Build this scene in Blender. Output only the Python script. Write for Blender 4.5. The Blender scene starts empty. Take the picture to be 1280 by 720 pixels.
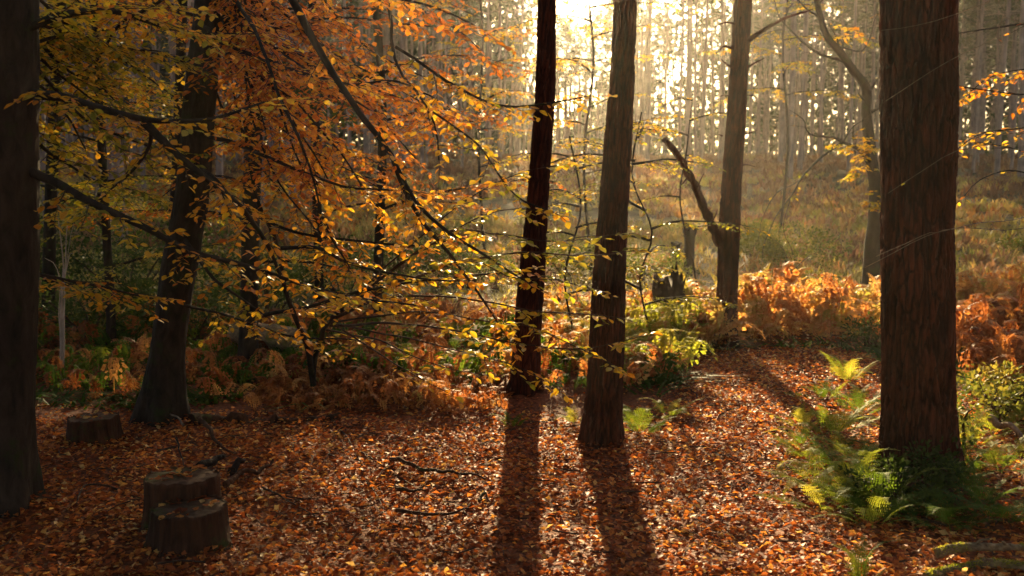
import bpy, math, random
import numpy as np
from mathutils import Vector, Matrix, noise as mnoise
C = bpy.context
sc = C.scene
col = sc.collection
R = math.radians
random.seed(7)
NP = np.random.default_rng(11)

# ------------------------------------------------------------------ camera
F = 1280 * 35.0 / 36.0
PITCH = math.atan(120 / F)
CAM = Vector((0, 0, 2.0))
cam = bpy.data.cameras.new('camera')
cam.lens = 35; cam.sensor_width = 36; cam.clip_end = 1500; cam.clip_start = 0.05
camo = bpy.data.objects.new('camera', cam); col.objects.link(camo)
camo.location = CAM
camo.rotation_euler = (math.pi / 2 - PITCH, 0, 0)
sc.camera = camo
cam.dof.use_dof = True; cam.dof.focus_distance = 7.6; cam.dof.aperture_fstop = 2.4

# ------------------------------------------------------------------ light
SUN_EL, SUN_AZ = R(15.0), R(2.1)          # azimuth to the right of +Y
w = bpy.data.worlds.new('World'); sc.world = w; w.use_nodes = True
nt = w.node_tree; nt.nodes.clear()
wo = nt.nodes.new('ShaderNodeOutputWorld'); bg = nt.nodes.new('ShaderNodeBackground')
sky = nt.nodes.new('ShaderNodeTexSky'); sky.sky_type = 'NISHITA'; sky.sun_disc = False
sky.sun_elevation = SUN_EL; sky.sun_rotation = SUN_AZ
sky.air_density = 1.0; sky.dust_density = 5.0; sky.ozone_density = 0.6
bg.inputs['Strength'].default_value = 0.05
nt.links.new(sky.outputs[0], bg.inputs[0]); nt.links.new(bg.outputs[0], wo.inputs[0])
sun = bpy.data.lights.new('sun', 'SUN'); sun.energy = 5.0; sun.angle = R(0.55); sun.color = (1, 0.74, 0.4)
suno = bpy.data.objects.new('sun', sun); col.objects.link(suno)
SDIR = Vector((math.sin(SUN_AZ) * math.cos(SUN_EL), math.cos(SUN_AZ) * math.cos(SUN_EL), math.sin(SUN_EL)))
suno.rotation_euler = SDIR.to_track_quat('Z', 'Y').to_euler(); suno.location = (3, 40, 20)
vs = sc.view_settings
vs.view_transform = 'Standard'; vs.look = 'None'; vs.gamma = 1.0; vs.exposure = 2.25
cy = sc.cycles
cy.use_denoising = True
cy.max_bounces = 6; cy.diffuse_bounces = 3; cy.glossy_bounces = 2; cy.transmission_bounces = 4
cy.transparent_max_bounces = 8; cy.volume_bounces = 0
cy.sample_clamp_indirect = 4.0; cy.use_adaptive_sampling = True; cy.adaptive_threshold = 0.02
cy.caustics_reflective = False; cy.caustics_refractive = False

# ------------------------------------------------------------------ helpers
HX = [-40, 18, 24, 30, 40, 50, 60, 75, 90, 170, 400]
HZ = [0, -0.05, 0.1, 0.45, 1.2, 2.2, 3.3, 4.3, 4.9, 5.6, 5.6]
def hgt(x, y):
    x = np.asarray(x, float); y = np.asarray(y, float)
    z = (np.interp(y - 2, HX, HZ) + np.interp(y, HX, HZ) + np.interp(y + 2, HX, HZ)) / 3
    z = z + 0.035 * np.sin(x * 1.3 + 1.1 * np.sin(y * 0.9)) * np.cos(y * 1.1 + 0.6 * x) + 0.012 * np.sin(x * 4.1 + y * 2.3) * np.sin(y * 3.7 - x)
    z = z + np.clip((y - 14) / 20, 0, 1) * 0.16 * np.sin(x * 0.42 + 0.7) * np.sin(y * 0.33 + x * 0.1)
    for bx, by in ((2.82, 6.9), (.71, 7.9), (.12, 9.8), (-3.04, 8.6), (-3.25, 6.2)):      # leaves and roots bank up round the trunks
        z = z + 0.07 * np.exp(-((x - bx) ** 2 + (y - by) ** 2) / 0.16)
    z = z + np.clip((-x - 3) / 6, 0, 1) * np.clip((y - 10) / 8, 0, 1) * 0.5       # a low bank at the left
    return z
def H(x, y): return float(hgt(x, y))
_c, _s = math.cos(PITCH), math.sin(PITCH)
def at(px, py, D):
    x, u = (px - 640) / F, (360 - py) / F
    k = D / (_c + _s * u)
    return Vector((k * x, D, CAM.z + k * (-_s + _c * u)))
def ground(px, py):
    D = 1.5
    while D < 150:
        p = at(px, py, D)
        if p.z <= H(p.x, p.y): break
        D += 0.03 if D < 20 else 0.2
    return Vector((p.x, p.y, H(p.x, p.y)))
def P(*pts): return [at(*p) for p in pts]

def tag(o, label=None, cat=None, group=None, kind=None):
    if label: o['label'] = label
    if cat: o['category'] = cat
    if group: o['group'] = group
    if kind: o['kind'] = kind
    return o
def empty(name, loc, label, cat, group=None):
    o = bpy.data.objects.new(name, None); col.objects.link(o); o.location = loc; o.empty_display_size = 0.2
    return tag(o, label, cat, group)
def link(name, me, parent=None):
    o = bpy.data.objects.new(name, me); col.objects.link(o)
    if parent is not None:
        o.parent = parent
        o.matrix_parent_inverse = Matrix.Translation(-parent.location)
    return o

class MB:
    """collects polygons; build() links them as one mesh object"""
    def __init__(s): s.v = []; s.f = []; s.a = []; s.n = 0
    def add(s, v, f, a=None):
        v = np.asarray(v, float).reshape(-1, 3); f = np.asarray(f, int)
        s.v.append(v); s.f.append(f + s.n); s.n += len(v)
        s.a.append(np.full(len(v), 0.5) if a is None else np.broadcast_to(np.asarray(a, float), (len(v),)))
    def mesh(s, name, mat, smooth=True):
        me = bpy.data.meshes.new(name)
        V = np.concatenate(s.v); A = np.concatenate(s.a)
        me.vertices.add(len(V)); me.vertices.foreach_set('co', V.astype(np.float32).ravel())
        tot = np.concatenate([np.full(len(f), f.shape[1]) for f in s.f]); loops = np.concatenate([f.ravel() for f in s.f])
        me.loops.add(len(loops)); me.loops.foreach_set('vertex_index', loops.astype(np.int32))
        me.polygons.add(len(tot))
        st = np.concatenate([[0], np.cumsum(tot)[:-1]])
        me.polygons.foreach_set('loop_start', st.astype(np.int32)); me.polygons.foreach_set('loop_total', tot.astype(np.int32))
        if smooth: me.polygons.foreach_set('use_smooth', np.ones(len(tot), bool))
        at_ = me.attributes.new('rnd', 'FLOAT', 'POINT'); at_.data.foreach_set('value', A.astype(np.float32))
        me.update(calc_edges=True); me.materials.append(mat)
        return me
    def build(s, name, mat, parent=None, smooth=True):
        return link(name, s.mesh(name, mat, smooth), parent)

def catmull(pts, n):
    pts = [Vector(p) for p in pts]
    if len(pts) == 2: return [pts[0].lerp(pts[1], i / n) for i in range(n + 1)]
    ext = [pts[0] * 2 - pts[1]] + pts + [pts[-1] * 2 - pts[-2]]
    L = [(pts[i + 1] - pts[i]).length for i in range(len(pts) - 1)]; tot = sum(L)
    out = []
    for i in range(n + 1):
        d = tot * i / n; k = 0
        while k < len(L) - 1 and d > L[k]: d -= L[k]; k += 1
        t = min(1, d / max(L[k], 1e-6)); a, b, c_, e = ext[k:k + 4]
        out.append(0.5 * ((2 * b) + (c_ - a) * t + (2 * a - 5 * b + 4 * c_ - e) * t * t + (3 * b - a - 3 * c_ + e) * t ** 3))
    return out
def tube(mb, pts, rad, seg=6, a=0.5, cap=True):
    """pts: Vectors; rad: list"""
    n = len(pts); V = np.zeros((n * seg, 3))
    pa = np.array([tuple(p) for p in pts]); tg = np.gradient(pa, axis=0)
    tg /= np.linalg.norm(tg, axis=1)[:, None] + 1e-9
    ref = np.array([0.0, 0, 1]) if abs(tg[0][2]) < 0.9 else np.array([1.0, 0, 0])
    th = np.arange(seg) * 2 * math.pi / seg; cs, sn = np.cos(th)[:, None], np.sin(th)[:, None]
    u = np.cross(tg[0], ref); u /= np.linalg.norm(u)
    for i in range(n):
        u = u - tg[i] * u.dot(tg[i]); u /= np.linalg.norm(u) + 1e-9
        v = np.cross(tg[i], u)
        V[i * seg:(i + 1) * seg] = pa[i] + rad[i] * (cs * u + sn * v)
    i0 = np.arange(n - 1)[:, None] * seg; j = np.arange(seg)[None]; j2 = (j + 1) % seg
    f = np.stack([i0 + j, i0 + j2, i0 + seg + j2, i0 + seg + j], -1).reshape(-1, 4)
    mb.add(V, f, a)
    if cap: mb.add(V[-seg:], [list(range(seg))], a); mb.add(V[:seg], [list(range(seg))[::-1]], a)
def wobble(pts, amp, fr=3.0, seed=0):
    return [p + amp * mnoise.noise_vector(p * fr + Vector((seed, 0, 0))) for p in pts]

def mats_from(pos, dirs, nors, size):
    """arrays (N,3): rows of frames -> (N,3,3) with columns side, dir, normal"""
    d = dirs / (np.linalg.norm(dirs, axis=1)[:, None] + 1e-9)
    s = np.cross(d, nors); s /= np.linalg.norm(s, axis=1)[:, None] + 1e-9
    n = np.cross(s, d)
    return np.stack([s, d, n], -1) * np.asarray(size).reshape(-1, 1, 1)
def scatter(mb, tv, tf, M, T, a, tj=0.0):
    N = len(T); k = len(tv)
    V = np.einsum('nij,kj->nki', M, tv) + T[:, None, :]
    f = (np.asarray(tf)[None] + (np.arange(N) * k)[:, None, None]).reshape(-1, np.asarray(tf).shape[1])
    mb.add(V.reshape(-1, 3), f, np.repeat(a, k) if np.ndim(a) == 1 else a.ravel())

# ------------------------------------------------------------------ materials
def newmat(name):
    m = bpy.data.materials.new(name); m.use_nodes = True; n = m.node_tree.nodes; n.clear()
    return m, n, m.node_tree.links, n.new('ShaderNodeOutputMaterial')
def ramp(n, stops, interp='LINEAR'):
    r = n.new('ShaderNodeValToRGB'); e = r.color_ramp; e.interpolation = interp
    while len(e.elements) > 1: e.elements.remove(e.elements[-1])
    e.elements[0].position = stops[0][0]; e.elements[0].color = (*stops[0][1], 1)
    for p, c in stops[1:]:
        x = e.elements.new(p); x.color = (*c, 1)
    return r
def leafmat(name, stops, trans=0.5, rough=0.45, spec=0.35, tint=(1.25, 1.05, 0.8), spots=True):
    m, n, l, out = newmat(name)
    at_ = n.new('ShaderNodeAttribute'); at_.attribute_name = 'rnd'
    r = ramp(n, stops); l.new(at_.outputs['Fac'], r.inputs[0]); c = r.outputs[0]
    if spots:
        tc = n.new('ShaderNodeTexCoord'); no = n.new('ShaderNodeTexNoise'); no.inputs['Scale'].default_value = 45; no.inputs['Detail'].default_value = 3
        l.new(tc.outputs['Object'], no.inputs[0])
        rr = ramp(n, [(0.3, (0.45, 0.4, 0.35)), (0.5, (1, 1, 1)), (0.75, (1.0, 0.95, 0.85))]); l.new(no.outputs[0], rr.inputs[0])
        mx = n.new('ShaderNodeMix'); mx.data_type = 'RGBA'; mx.blend_type = 'MULTIPLY'; mx.inputs[0].default_value = 0.8
        l.new(c, mx.inputs[6]); l.new(rr.outputs[0], mx.inputs[7]); c = mx.outputs[2]
    pb = n.new('ShaderNodeBsdfPrincipled'); pb.inputs['Roughness'].default_value = rough; pb.inputs['Specular IOR Level'].default_value = spec
    l.new(c, pb.inputs['Base Color'])
    tr = n.new('ShaderNodeBsdfTranslucent')
    m2 = n.new('ShaderNodeMix'); m2.data_type = 'RGBA'; m2.blend_type = 'MULTIPLY'; m2.inputs[0].default_value = 1; m2.inputs[7].default_value = (*tint, 1)
    l.new(c, m2.inputs[6]); l.new(m2.outputs[2], tr.inputs['Color'])
    mi = n.new('ShaderNodeMixShader'); mi.inputs[0].default_value = trans
    l.new(pb.outputs[0], mi.inputs[1]); l.new(tr.outputs[0], mi.inputs[2]); l.new(mi.outputs[0], out.inputs[0])
    return m
def barkmat(name, dark, light, sx=14, sz=2.2, bump=0.6, moss=None, rough=0.9, mossh=0.5, dist=0.02, fissure=None):
    m, n, l, out = newmat(name)
    tc = n.new('ShaderNodeTexCoord'); mp = n.new('ShaderNodeMapping'); mp.inputs['Scale'].default_value = (sx, sx, sz)
    l.new(tc.outputs['Object'], mp.inputs[0])
    no = n.new('ShaderNodeTexNoise'); no.inputs['Scale'].default_value = 1; no.inputs['Detail'].default_value = 6; no.inputs['Roughness'].default_value = 0.65; no.inputs['Distortion'].default_value = 0.6
    l.new(mp.outputs[0], no.inputs[0])
    vo = n.new('ShaderNodeTexVoronoi'); vo.feature = 'DISTANCE_TO_EDGE'; vo.inputs['Scale'].default_value = 1.1; l.new(mp.outputs[0], vo.inputs[0])
    r = ramp(n, [(0.3, dark), (0.52, tuple((a + b) / 2 for a, b in zip(dark, light))), (0.75, light)]); l.new(no.outputs[0], r.inputs[0]); c = r.outputs[0]
    n2 = n.new('ShaderNodeTexNoise'); n2.inputs['Scale'].default_value = 1.7; n2.inputs['Detail'].default_value = 4; l.new(tc.outputs['Object'], n2.inputs[0])
    r2 = ramp(n, [(0.35, (0.6, 0.6, 0.62)), (0.65, (1.15, 1.05, 1.0))]); l.new(n2.outputs[0], r2.inputs[0])
    mx = n.new('ShaderNodeMix'); mx.data_type = 'RGBA'; mx.blend_type = 'MULTIPLY'; mx.inputs[0].default_value = 1
    l.new(c, mx.inputs[6]); l.new(r2.outputs[0], mx.inputs[7]); c = mx.outputs[2]
    if fissure:                           # ruddy plates, darker cork between; groove shade is painted into the dark too
        fa = n.new('ShaderNodeAttribute'); fa.attribute_name = 'rnd'
        fr_ = ramp(n, [(0.3, (0, 0, 0)), (0.95, (.85, .85, .85))]); l.new(fa.outputs['Fac'], fr_.inputs[0])
        fm = n.new('ShaderNodeMix'); fm.data_type = 'RGBA'; l.new(fr_.outputs[0], fm.inputs[0]); l.new(c, fm.inputs[6]); fm.inputs[7].default_value = (*fissure, 1); c = fm.outputs[2]
    if moss:
        n3 = n.new('ShaderNodeTexNoise'); n3.inputs['Scale'].default_value = 3.5; n3.inputs['Detail'].default_value = 8; n3.inputs['Roughness'].default_value = 0.7; l.new(tc.outputs['Object'], n3.inputs[0])
        r3 = ramp(n, [(mossh, (0, 0, 0)), (mossh + 0.12, (1, 1, 1))]); l.new(n3.outputs[0], r3.inputs[0])
        mm = n.new('ShaderNodeMix'); mm.data_type = 'RGBA'; l.new(r3.outputs[0], mm.inputs[0]); l.new(c, mm.inputs[6]); mm.inputs[7].default_value = (*moss, 1); c = mm.outputs[2]
    pb = n.new('ShaderNodeBsdfPrincipled'); pb.inputs['Roughness'].default_value = rough; pb.inputs['Specular IOR Level'].default_value = 0.2
    l.new(c, pb.inputs['Base Color'])
    ad = n.new('ShaderNodeMath'); ad.operation = 'ADD'; l.new(no.outputs[0], ad.inputs[0]); l.new(vo.outputs[0], ad.inputs[1])
    b = n.new('ShaderNodeBump'); b.inputs['Strength'].default_value = bump; b.inputs['Distance'].default_value = dist
    l.new(ad.outputs[0], b.inputs['Height']); l.new(b.outputs[0], pb.inputs['Normal']); l.new(pb.outputs[0], out.inputs[0])
    return m
M = {}
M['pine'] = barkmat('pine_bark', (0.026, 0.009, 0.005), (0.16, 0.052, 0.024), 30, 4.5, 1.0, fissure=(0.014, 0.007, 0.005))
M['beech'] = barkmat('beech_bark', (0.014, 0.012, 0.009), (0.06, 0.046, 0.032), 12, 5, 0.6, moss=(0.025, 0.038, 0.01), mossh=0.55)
M['far'] = barkmat('far_pine_bark', (0.2, 0.15, 0.13), (0.5, 0.4, 0.34), 7, 0.6, 0.4)  # pale bark, its lightness also standing in for mist over far trunks
M['twig'] = barkmat('twig_bark', (0.035, 0.022, 0.014), (0.12, 0.075, 0.045), 20, 20, 0.3)
M['dead'] = barkmat('dead_wood', (0.1, 0.075, 0.055), (0.38, 0.3, 0.22), 22, 5, 0.5)
M['silver'] = barkmat('pale_dead_stem', (0.25, 0.21, 0.17), (0.6, 0.52, 0.44), 22, 5, 0.3)
M['char'] = barkmat('dark_rotten_wood', (0.008, 0.006, 0.005), (0.045, 0.028, 0.018), 18, 5, 0.8)
M['stump'] = barkmat('stump_bark', (0.03, 0.015, 0.008), (0.13, 0.06, 0.028), 20, 3, 0.8, moss=(0.05, 0.06, 0.014), mossh=0.56)
M['cut'] = barkmat('weathered_cut_wood', (0.05, 0.03, 0.018), (0.2, 0.12, 0.07), 9, 9, 0.6, moss=(0.07, 0.08, 0.02), mossh=0.5)
M['mosslog'] = barkmat('mossy_wood', (0.12, 0.085, 0.05), (0.46, 0.38, 0.22), 30, 30, 0.8, moss=(0.26, 0.25, 0.07), mossh=0.52)
ORG = [(0, (0.13, 0.15, 0.022)), (0.18, (0.34, 0.34, 0.035)), (0.36, (0.78, 0.52, 0.05)), (0.58, (0.7, 0.3, 0.03)), (0.8, (0.58, 0.16, 0.02)), (1, (0.26, 0.06, 0.014))]
M['leaf'] = leafmat('beech_leaf', ORG, 0.58, tint=(1.2, 1.14, 0.6))
M['litter'] = leafmat('fallen_leaf', [(0, (0.12, 0.036, 0.016)), (0.3, (0.28, 0.075, 0.026)), (0.55, (0.47, 0.155, 0.045)), (0.78, (0.66, 0.28, 0.065)), (0.93, (0.75, 0.46, 0.12)), (1, (0.72, 0.52, 0.22))], 0.48, 0.58, 0.12, tint=(1.22, 1.05, .7))
M['rust'] = leafmat('rusty_bracken', [(0, (0.14, 0.045, 0.015)), (0.35, (0.34, 0.13, 0.04)), (0.65, (0.52, 0.27, 0.08)), (0.85, (0.58, 0.4, 0.13)), (1, (0.34, 0.34, 0.07))], 0.5, 0.6, 0.2)
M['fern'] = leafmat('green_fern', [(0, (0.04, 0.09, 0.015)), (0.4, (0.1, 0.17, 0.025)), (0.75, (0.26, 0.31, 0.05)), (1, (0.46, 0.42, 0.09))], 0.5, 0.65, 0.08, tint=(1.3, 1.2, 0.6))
M['grass'] = leafmat('clearing_grass', [(0, (0.07, 0.12, 0.025)), (0.35, (0.17, 0.23, 0.045)), (0.65, (0.4, 0.37, 0.1)), (0.88, (0.5, 0.36, 0.13)), (1, (0.4, 0.18, 0.06))], 0.55, 0.6, 0.2, spots=False)
M['heath'] = leafmat('heather', [(0, (0.08, 0.05, 0.03)), (0.4, (0.22, 0.12, 0.075)), (0.7, (0.34, 0.22, 0.12)), (1, (0.28, 0.28, 0.09))], 0.5, 0.7, 0.15, spots=False)
M['shrub'] = leafmat('shrub_leaf', [(0, (0.025, 0.05, 0.012)), (0.5, (0.06, 0.1, 0.02)), (0.8, (0.14, 0.17, 0.03)), (1, (0.3, 0.26, 0.05))], 0.4, 0.6, 0.12, spots=False)
M['needle'] = leafmat('pine_needles', [(0, (0.02, 0.035, 0.012)), (0.6, (0.045, 0.065, 0.02)), (1, (0.09, 0.09, 0.03))], 0.3, 0.5, 0.3, spots=False)

def groundmat():
    m, n, l, out = newmat('forest_floor')
    g = n.new('ShaderNodeNewGeometry'); sp = n.new('ShaderNodeSeparateXYZ'); l.new(g.outputs['Position'], sp.inputs[0])
    def noise(scale, det=6, dist=0):
        x = n.new('ShaderNodeTexNoise'); x.inputs['Scale'].default_value = scale; x.inputs['Detail'].default_value = det; x.inputs['Distortion'].default_value = dist; l.new(g.outputs['Position'], x.inputs[0]); return x
    a = noise(26, 5); ra = ramp(n, [(0.3, (0.05, 0.02, 0.01)), (0.5, (0.15, 0.05, 0.02)), (0.7, (0.28, 0.1, 0.035))]); l.new(a.outputs[0], ra.inputs[0])
    b = noise(1.2, 9, 0.5); rb = ramp(n, [(0.3, (0.035, 0.03, 0.012)), (0.5, (0.1, 0.07, 0.03)), (0.65, (0.13, 0.12, 0.04)), (0.8, (0.2, 0.1, 0.05))]); l.new(b.outputs[0], rb.inputs[0])
    nn = noise(0.8, 3)
    ad = n.new('ShaderNodeMath'); ad.operation = 'MULTIPLY_ADD'; ad.inputs[1].default_value = 3; l.new(nn.outputs[0], ad.inputs[0]); l.new(sp.outputs['Y'], ad.inputs[2])
    mr = n.new('ShaderNodeMapRange'); mr.inputs[1].default_value = 13; mr.inputs[2].default_value = 17; l.new(ad.outputs[0], mr.inputs[0])
    mx = n.new('ShaderNodeMix'); mx.data_type = 'RGBA'; l.new(mr.outputs[0], mx.inputs[0]); l.new(ra.outputs[0], mx.inputs[6]); l.new(rb.outputs[0], mx.inputs[7])
    pb = n.new('ShaderNodeBsdfPrincipled'); pb.inputs['Roughness'].default_value = 0.9; pb.inputs['Specular IOR Level'].default_value = 0.15
    l.new(mx.outputs[2], pb.inputs['Base Color'])
    bm = n.new('ShaderNodeBump'); bm.inputs['Strength'].default_value = 0.7; bm.inputs['Distance'].default_value = 0.03; l.new(a.outputs[0], bm.inputs['Height']); l.new(bm.outputs[0], pb.inputs['Normal'])
    l.new(pb.outputs[0], out.inputs[0]); return m
M['ground'] = groundmat()

# ------------------------------------------------------------------ terrain
def terrain():
    xs = np.concatenate([np.linspace(-200, -14, 63)[:-1], np.linspace(-14, 14, 120)[:-1], np.linspace(14, 200, 50)])
    ys = np.concatenate([np.linspace(-60, 0, 20)[:-1], np.linspace(0, 22, 110)[:-1], np.linspace(22, 100, 80)[:-1], np.linspace(100, 300, 40)])
    X, Y = np.meshgrid(xs, ys); Z = hgt(X, Y)
    nx, ny = len(xs), len(ys); i = np.arange(ny - 1)[:, None] * nx + np.arange(nx - 1)[None]
    mb = MB(); mb.add(np.stack([X, Y, Z], -1).reshape(-1, 3), np.stack([i, i + 1, i + nx + 1, i + nx], -1).reshape(-1, 4))
    return tag(mb.build('ground', M['ground']), 'forest floor sloping up to the far stand', kind='structure')
terrain()

# ------------------------------------------------------------------ leaf templates
LEAF_V = np.array([(0, 0, 0), (-0.2, 0.22, 0.03), (0.2, 0.22, 0.03), (-0.3, 0.52, 0.05), (0.3, 0.52, 0.05), (-0.2, 0.8, 0.0), (0.2, 0.8, 0.0), (0, 1.02, -0.06), (0, 0.5, -0.03)])
LEAF_F = np.array([(0, 2, 8), (0, 8, 1), (1, 8, 3), (2, 4, 8), (3, 8, 5), (4, 6, 8), (5, 8, 7), (8, 6, 7)])
LEAF4_V = np.array([(0, 0, 0), (-0.3, 0.45, 0.08), (0.3, 0.45, 0.08), (0, 1, -0.03)])
LEAF4_F = np.array([(0, 3, 1), (0, 2, 3)])
CURL_V = np.array([(0, 0, 0), (-0.3, 0.35, 0.16), (0.3, 0.35, 0.12), (-0.22, 0.75, 0.17), (0.24, 0.75, 0.1), (0, 1, 0.16), (0, 0.5, 0)])
CURL_F = np.array([(0, 2, 6), (0, 6, 1), (1, 6, 3), (2, 4, 6), (3, 6, 5), (6, 4, 5)])

class Foliage:
    def __init__(s): s.p = []; s.d = []; s.n = []; s.s = []; s.a = []
    def add(s, p, d, nrm, size, a): s.p.append(tuple(p)); s.d.append(tuple(d)); s.n.append(tuple(nrm)); s.s.append(size); s.a.append(a)
UP = Vector((0, 0, 1)); DENS = 0.68
def leafy(tw, fo, path, hue, hv=0.12, tw_len=0.75, spacing=0.16, leaf=0.07, start=0.12, r0=0.006, ls=0.05, droop=0.25, bare=0.0, sub=True, rs=None):
    """grow side twigs with leaves along a limb; tw takes the twig tubes, fo the leaves"""
    rs = rs or random
    n = len(path) - 1
    L = [0]
    for i in range(n): L.append(L[-1] + (path[i + 1] - path[i]).length)
    tot = L[-1]; d = tot * start; side = 1
    def ev(d):
        k = 0
        while k < n - 1 and L[k + 1] < d: k += 1
        t = (d - L[k]) / max(L[k + 1] - L[k], 1e-6)
        return path[k].lerp(path[k + 1], t), (path[k + 1] - path[k]).normalized()
    def twig(p, t, length, rad, h, lvl):
        pts = [p.copy()]; dirv = t.normalized(); m = 4 if lvl == 0 else 2
        for i in range(m):
            dirv = (dirv + Vector((rs.uniform(-.16, .16), rs.uniform(-.16, .16), rs.uniform(-.12, .1) - droop * 0.22))).normalized()
            pts.append(pts[-1] + dirv * (length / m))
        tube(tw, pts, [rad * (1 - 0.75 * i / m) for i in range(m + 1)], 3, cap=False)
        q = 0.0; s_ = 1; seglen = length / m; acc = 0.03
        while acc < length:
            k = min(m - 1, int(acc / seglen)); u = acc / seglen - k
            pp = pts[k].lerp(pts[k + 1], u); tt = (pts[k + 1] - pts[k]).normalized()
            hz = tt.cross(UP)
            if hz.length < 0.1: hz = Vector((1, 0, 0))
            hz.normalize()
            if rs.random() > bare:
                dd = tt * 0.6 + hz * s_ * 0.9 + Vector((rs.uniform(-.35, .35), rs.uniform(-.35, .35), rs.uniform(-.55, .2)))
                nn = UP + Vector((rs.uniform(-.6, .6), rs.uniform(-.6, .6), rs.uniform(-.2, .2)))
                fo.add(pp, dd, nn, leaf * rs.uniform(.6, 1.15), min(1, max(0, h + rs.gauss(0, 0.09))))
            s_ = -s_; acc += ls * rs.uniform(.6, 1.3)
        if lvl == 0 and sub:
            acc = length * 0.2
            while acc < length * 0.92:
                k = min(m - 1, int(acc / seglen)); pp = pts[k].lerp(pts[k + 1], acc / seglen - k); tt = (pts[k + 1] - pts[k]).normalized()
                hz = tt.cross(UP)
                if hz.length < 0.1: hz = Vector((1, 0, 0))
                hz.normalize()
                twig(pp, tt * 0.75 + hz * s_ * 0.7 + Vector((0, 0, rs.uniform(-.15, .1))), length * rs.uniform(.25, .45), rad * 0.5, h, 1)
                s_ = -s_; acc += 0.11 * rs.uniform(.8, 1.4)
    spacing *= DENS
    while d < tot:
        p, t = ev(d); hz = t.cross(UP)
        if hz.length < 0.25: hz = Vector((rs.uniform(-1, 1), rs.uniform(-1, 1), 0))
        hz.normalize(); a = R(rs.uniform(35, 70)); u = d / tot
        dirv = t * math.cos(a) + hz * side * math.sin(a) + Vector((0, 0, rs.uniform(-.25, .15)))
        twig(p, dirv, tw_len * rs.uniform(.45, 1.1) * (1 - 0.45 * u), r0 * (1 - 0.4 * u), hue + rs.gauss(0, hv) * 0.7 + .08 * max(-1.5, min(1.2, p.z - 3.0)), 0)
        side = -side; d += spacing * rs.uniform(.6, 1.4)
    p, t = ev(tot); twig(p, t, tw_len * 0.5, r0 * 0.6, hue, 0)

LEAF_ME = {}
def leaf_mesh(mat, k):
    key = (mat.name, k)
    if key not in LEAF_ME:
        mb = MB(); mb.add(LEAF_V * np.array([1, 1, 1 + 0.4 * (k % 3)]), LEAF_F, (k + 0.5) / 16); LEAF_ME[key] = mb.mesh('leaf', mat)
    return LEAF_ME[key]
def proj(p):
    v = np.asarray(p) - np.array(CAM); fw = v[:, 1] * _c - v[:, 2] * _s; up = v[:, 1] * _s + v[:, 2] * _c
    return 640 + F * v[:, 0] / fw, 360 - F * up / fw, fw
def put_leaves(fo, root, mat, name='leaves', single=0, low=False, minpx=8.0):
    p = np.array(fo.p); d = np.array(fo.d); nr = np.array(fo.n); s = np.array(fo.s); a = np.clip(np.array(fo.a), 0, 1)
    if not len(p): return
    Mx = mats_from(p, d, nr, s)
    keep = np.ones(len(p), bool)
    if single:
        x, y, fw = proj(p)
        vis = (x > -5) & (x < 1285) & (y > -5) & (y < 725) & (fw > 0.5)
        px = np.where(vis, s * F / np.maximum(fw, 0.1), 0)
        idx = np.argsort(-px)[:single]; idx = idx[px[idx] > minpx]
        for i in idx:
            o = bpy.data.objects.new('leaf', leaf_mesh(mat, int(a[i] * 15.99))); col.objects.link(o)
            o.parent = root; m4 = Matrix(Mx[i].tolist()).to_4x4(); m4.translation = Vector(p[i]) - root.location
            o.matrix_local = m4; keep[i] = False
    if keep.any():
        mb = MB(); tv, tf = (LEAF4_V, LEAF4_F) if low else (LEAF_V, LEAF_F)
        scatter(mb, tv, tf, Mx[keep], p[keep], a[keep])
        o = mb.build(name, mat, root, smooth=False); o['kind'] = 'stuff'

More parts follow.
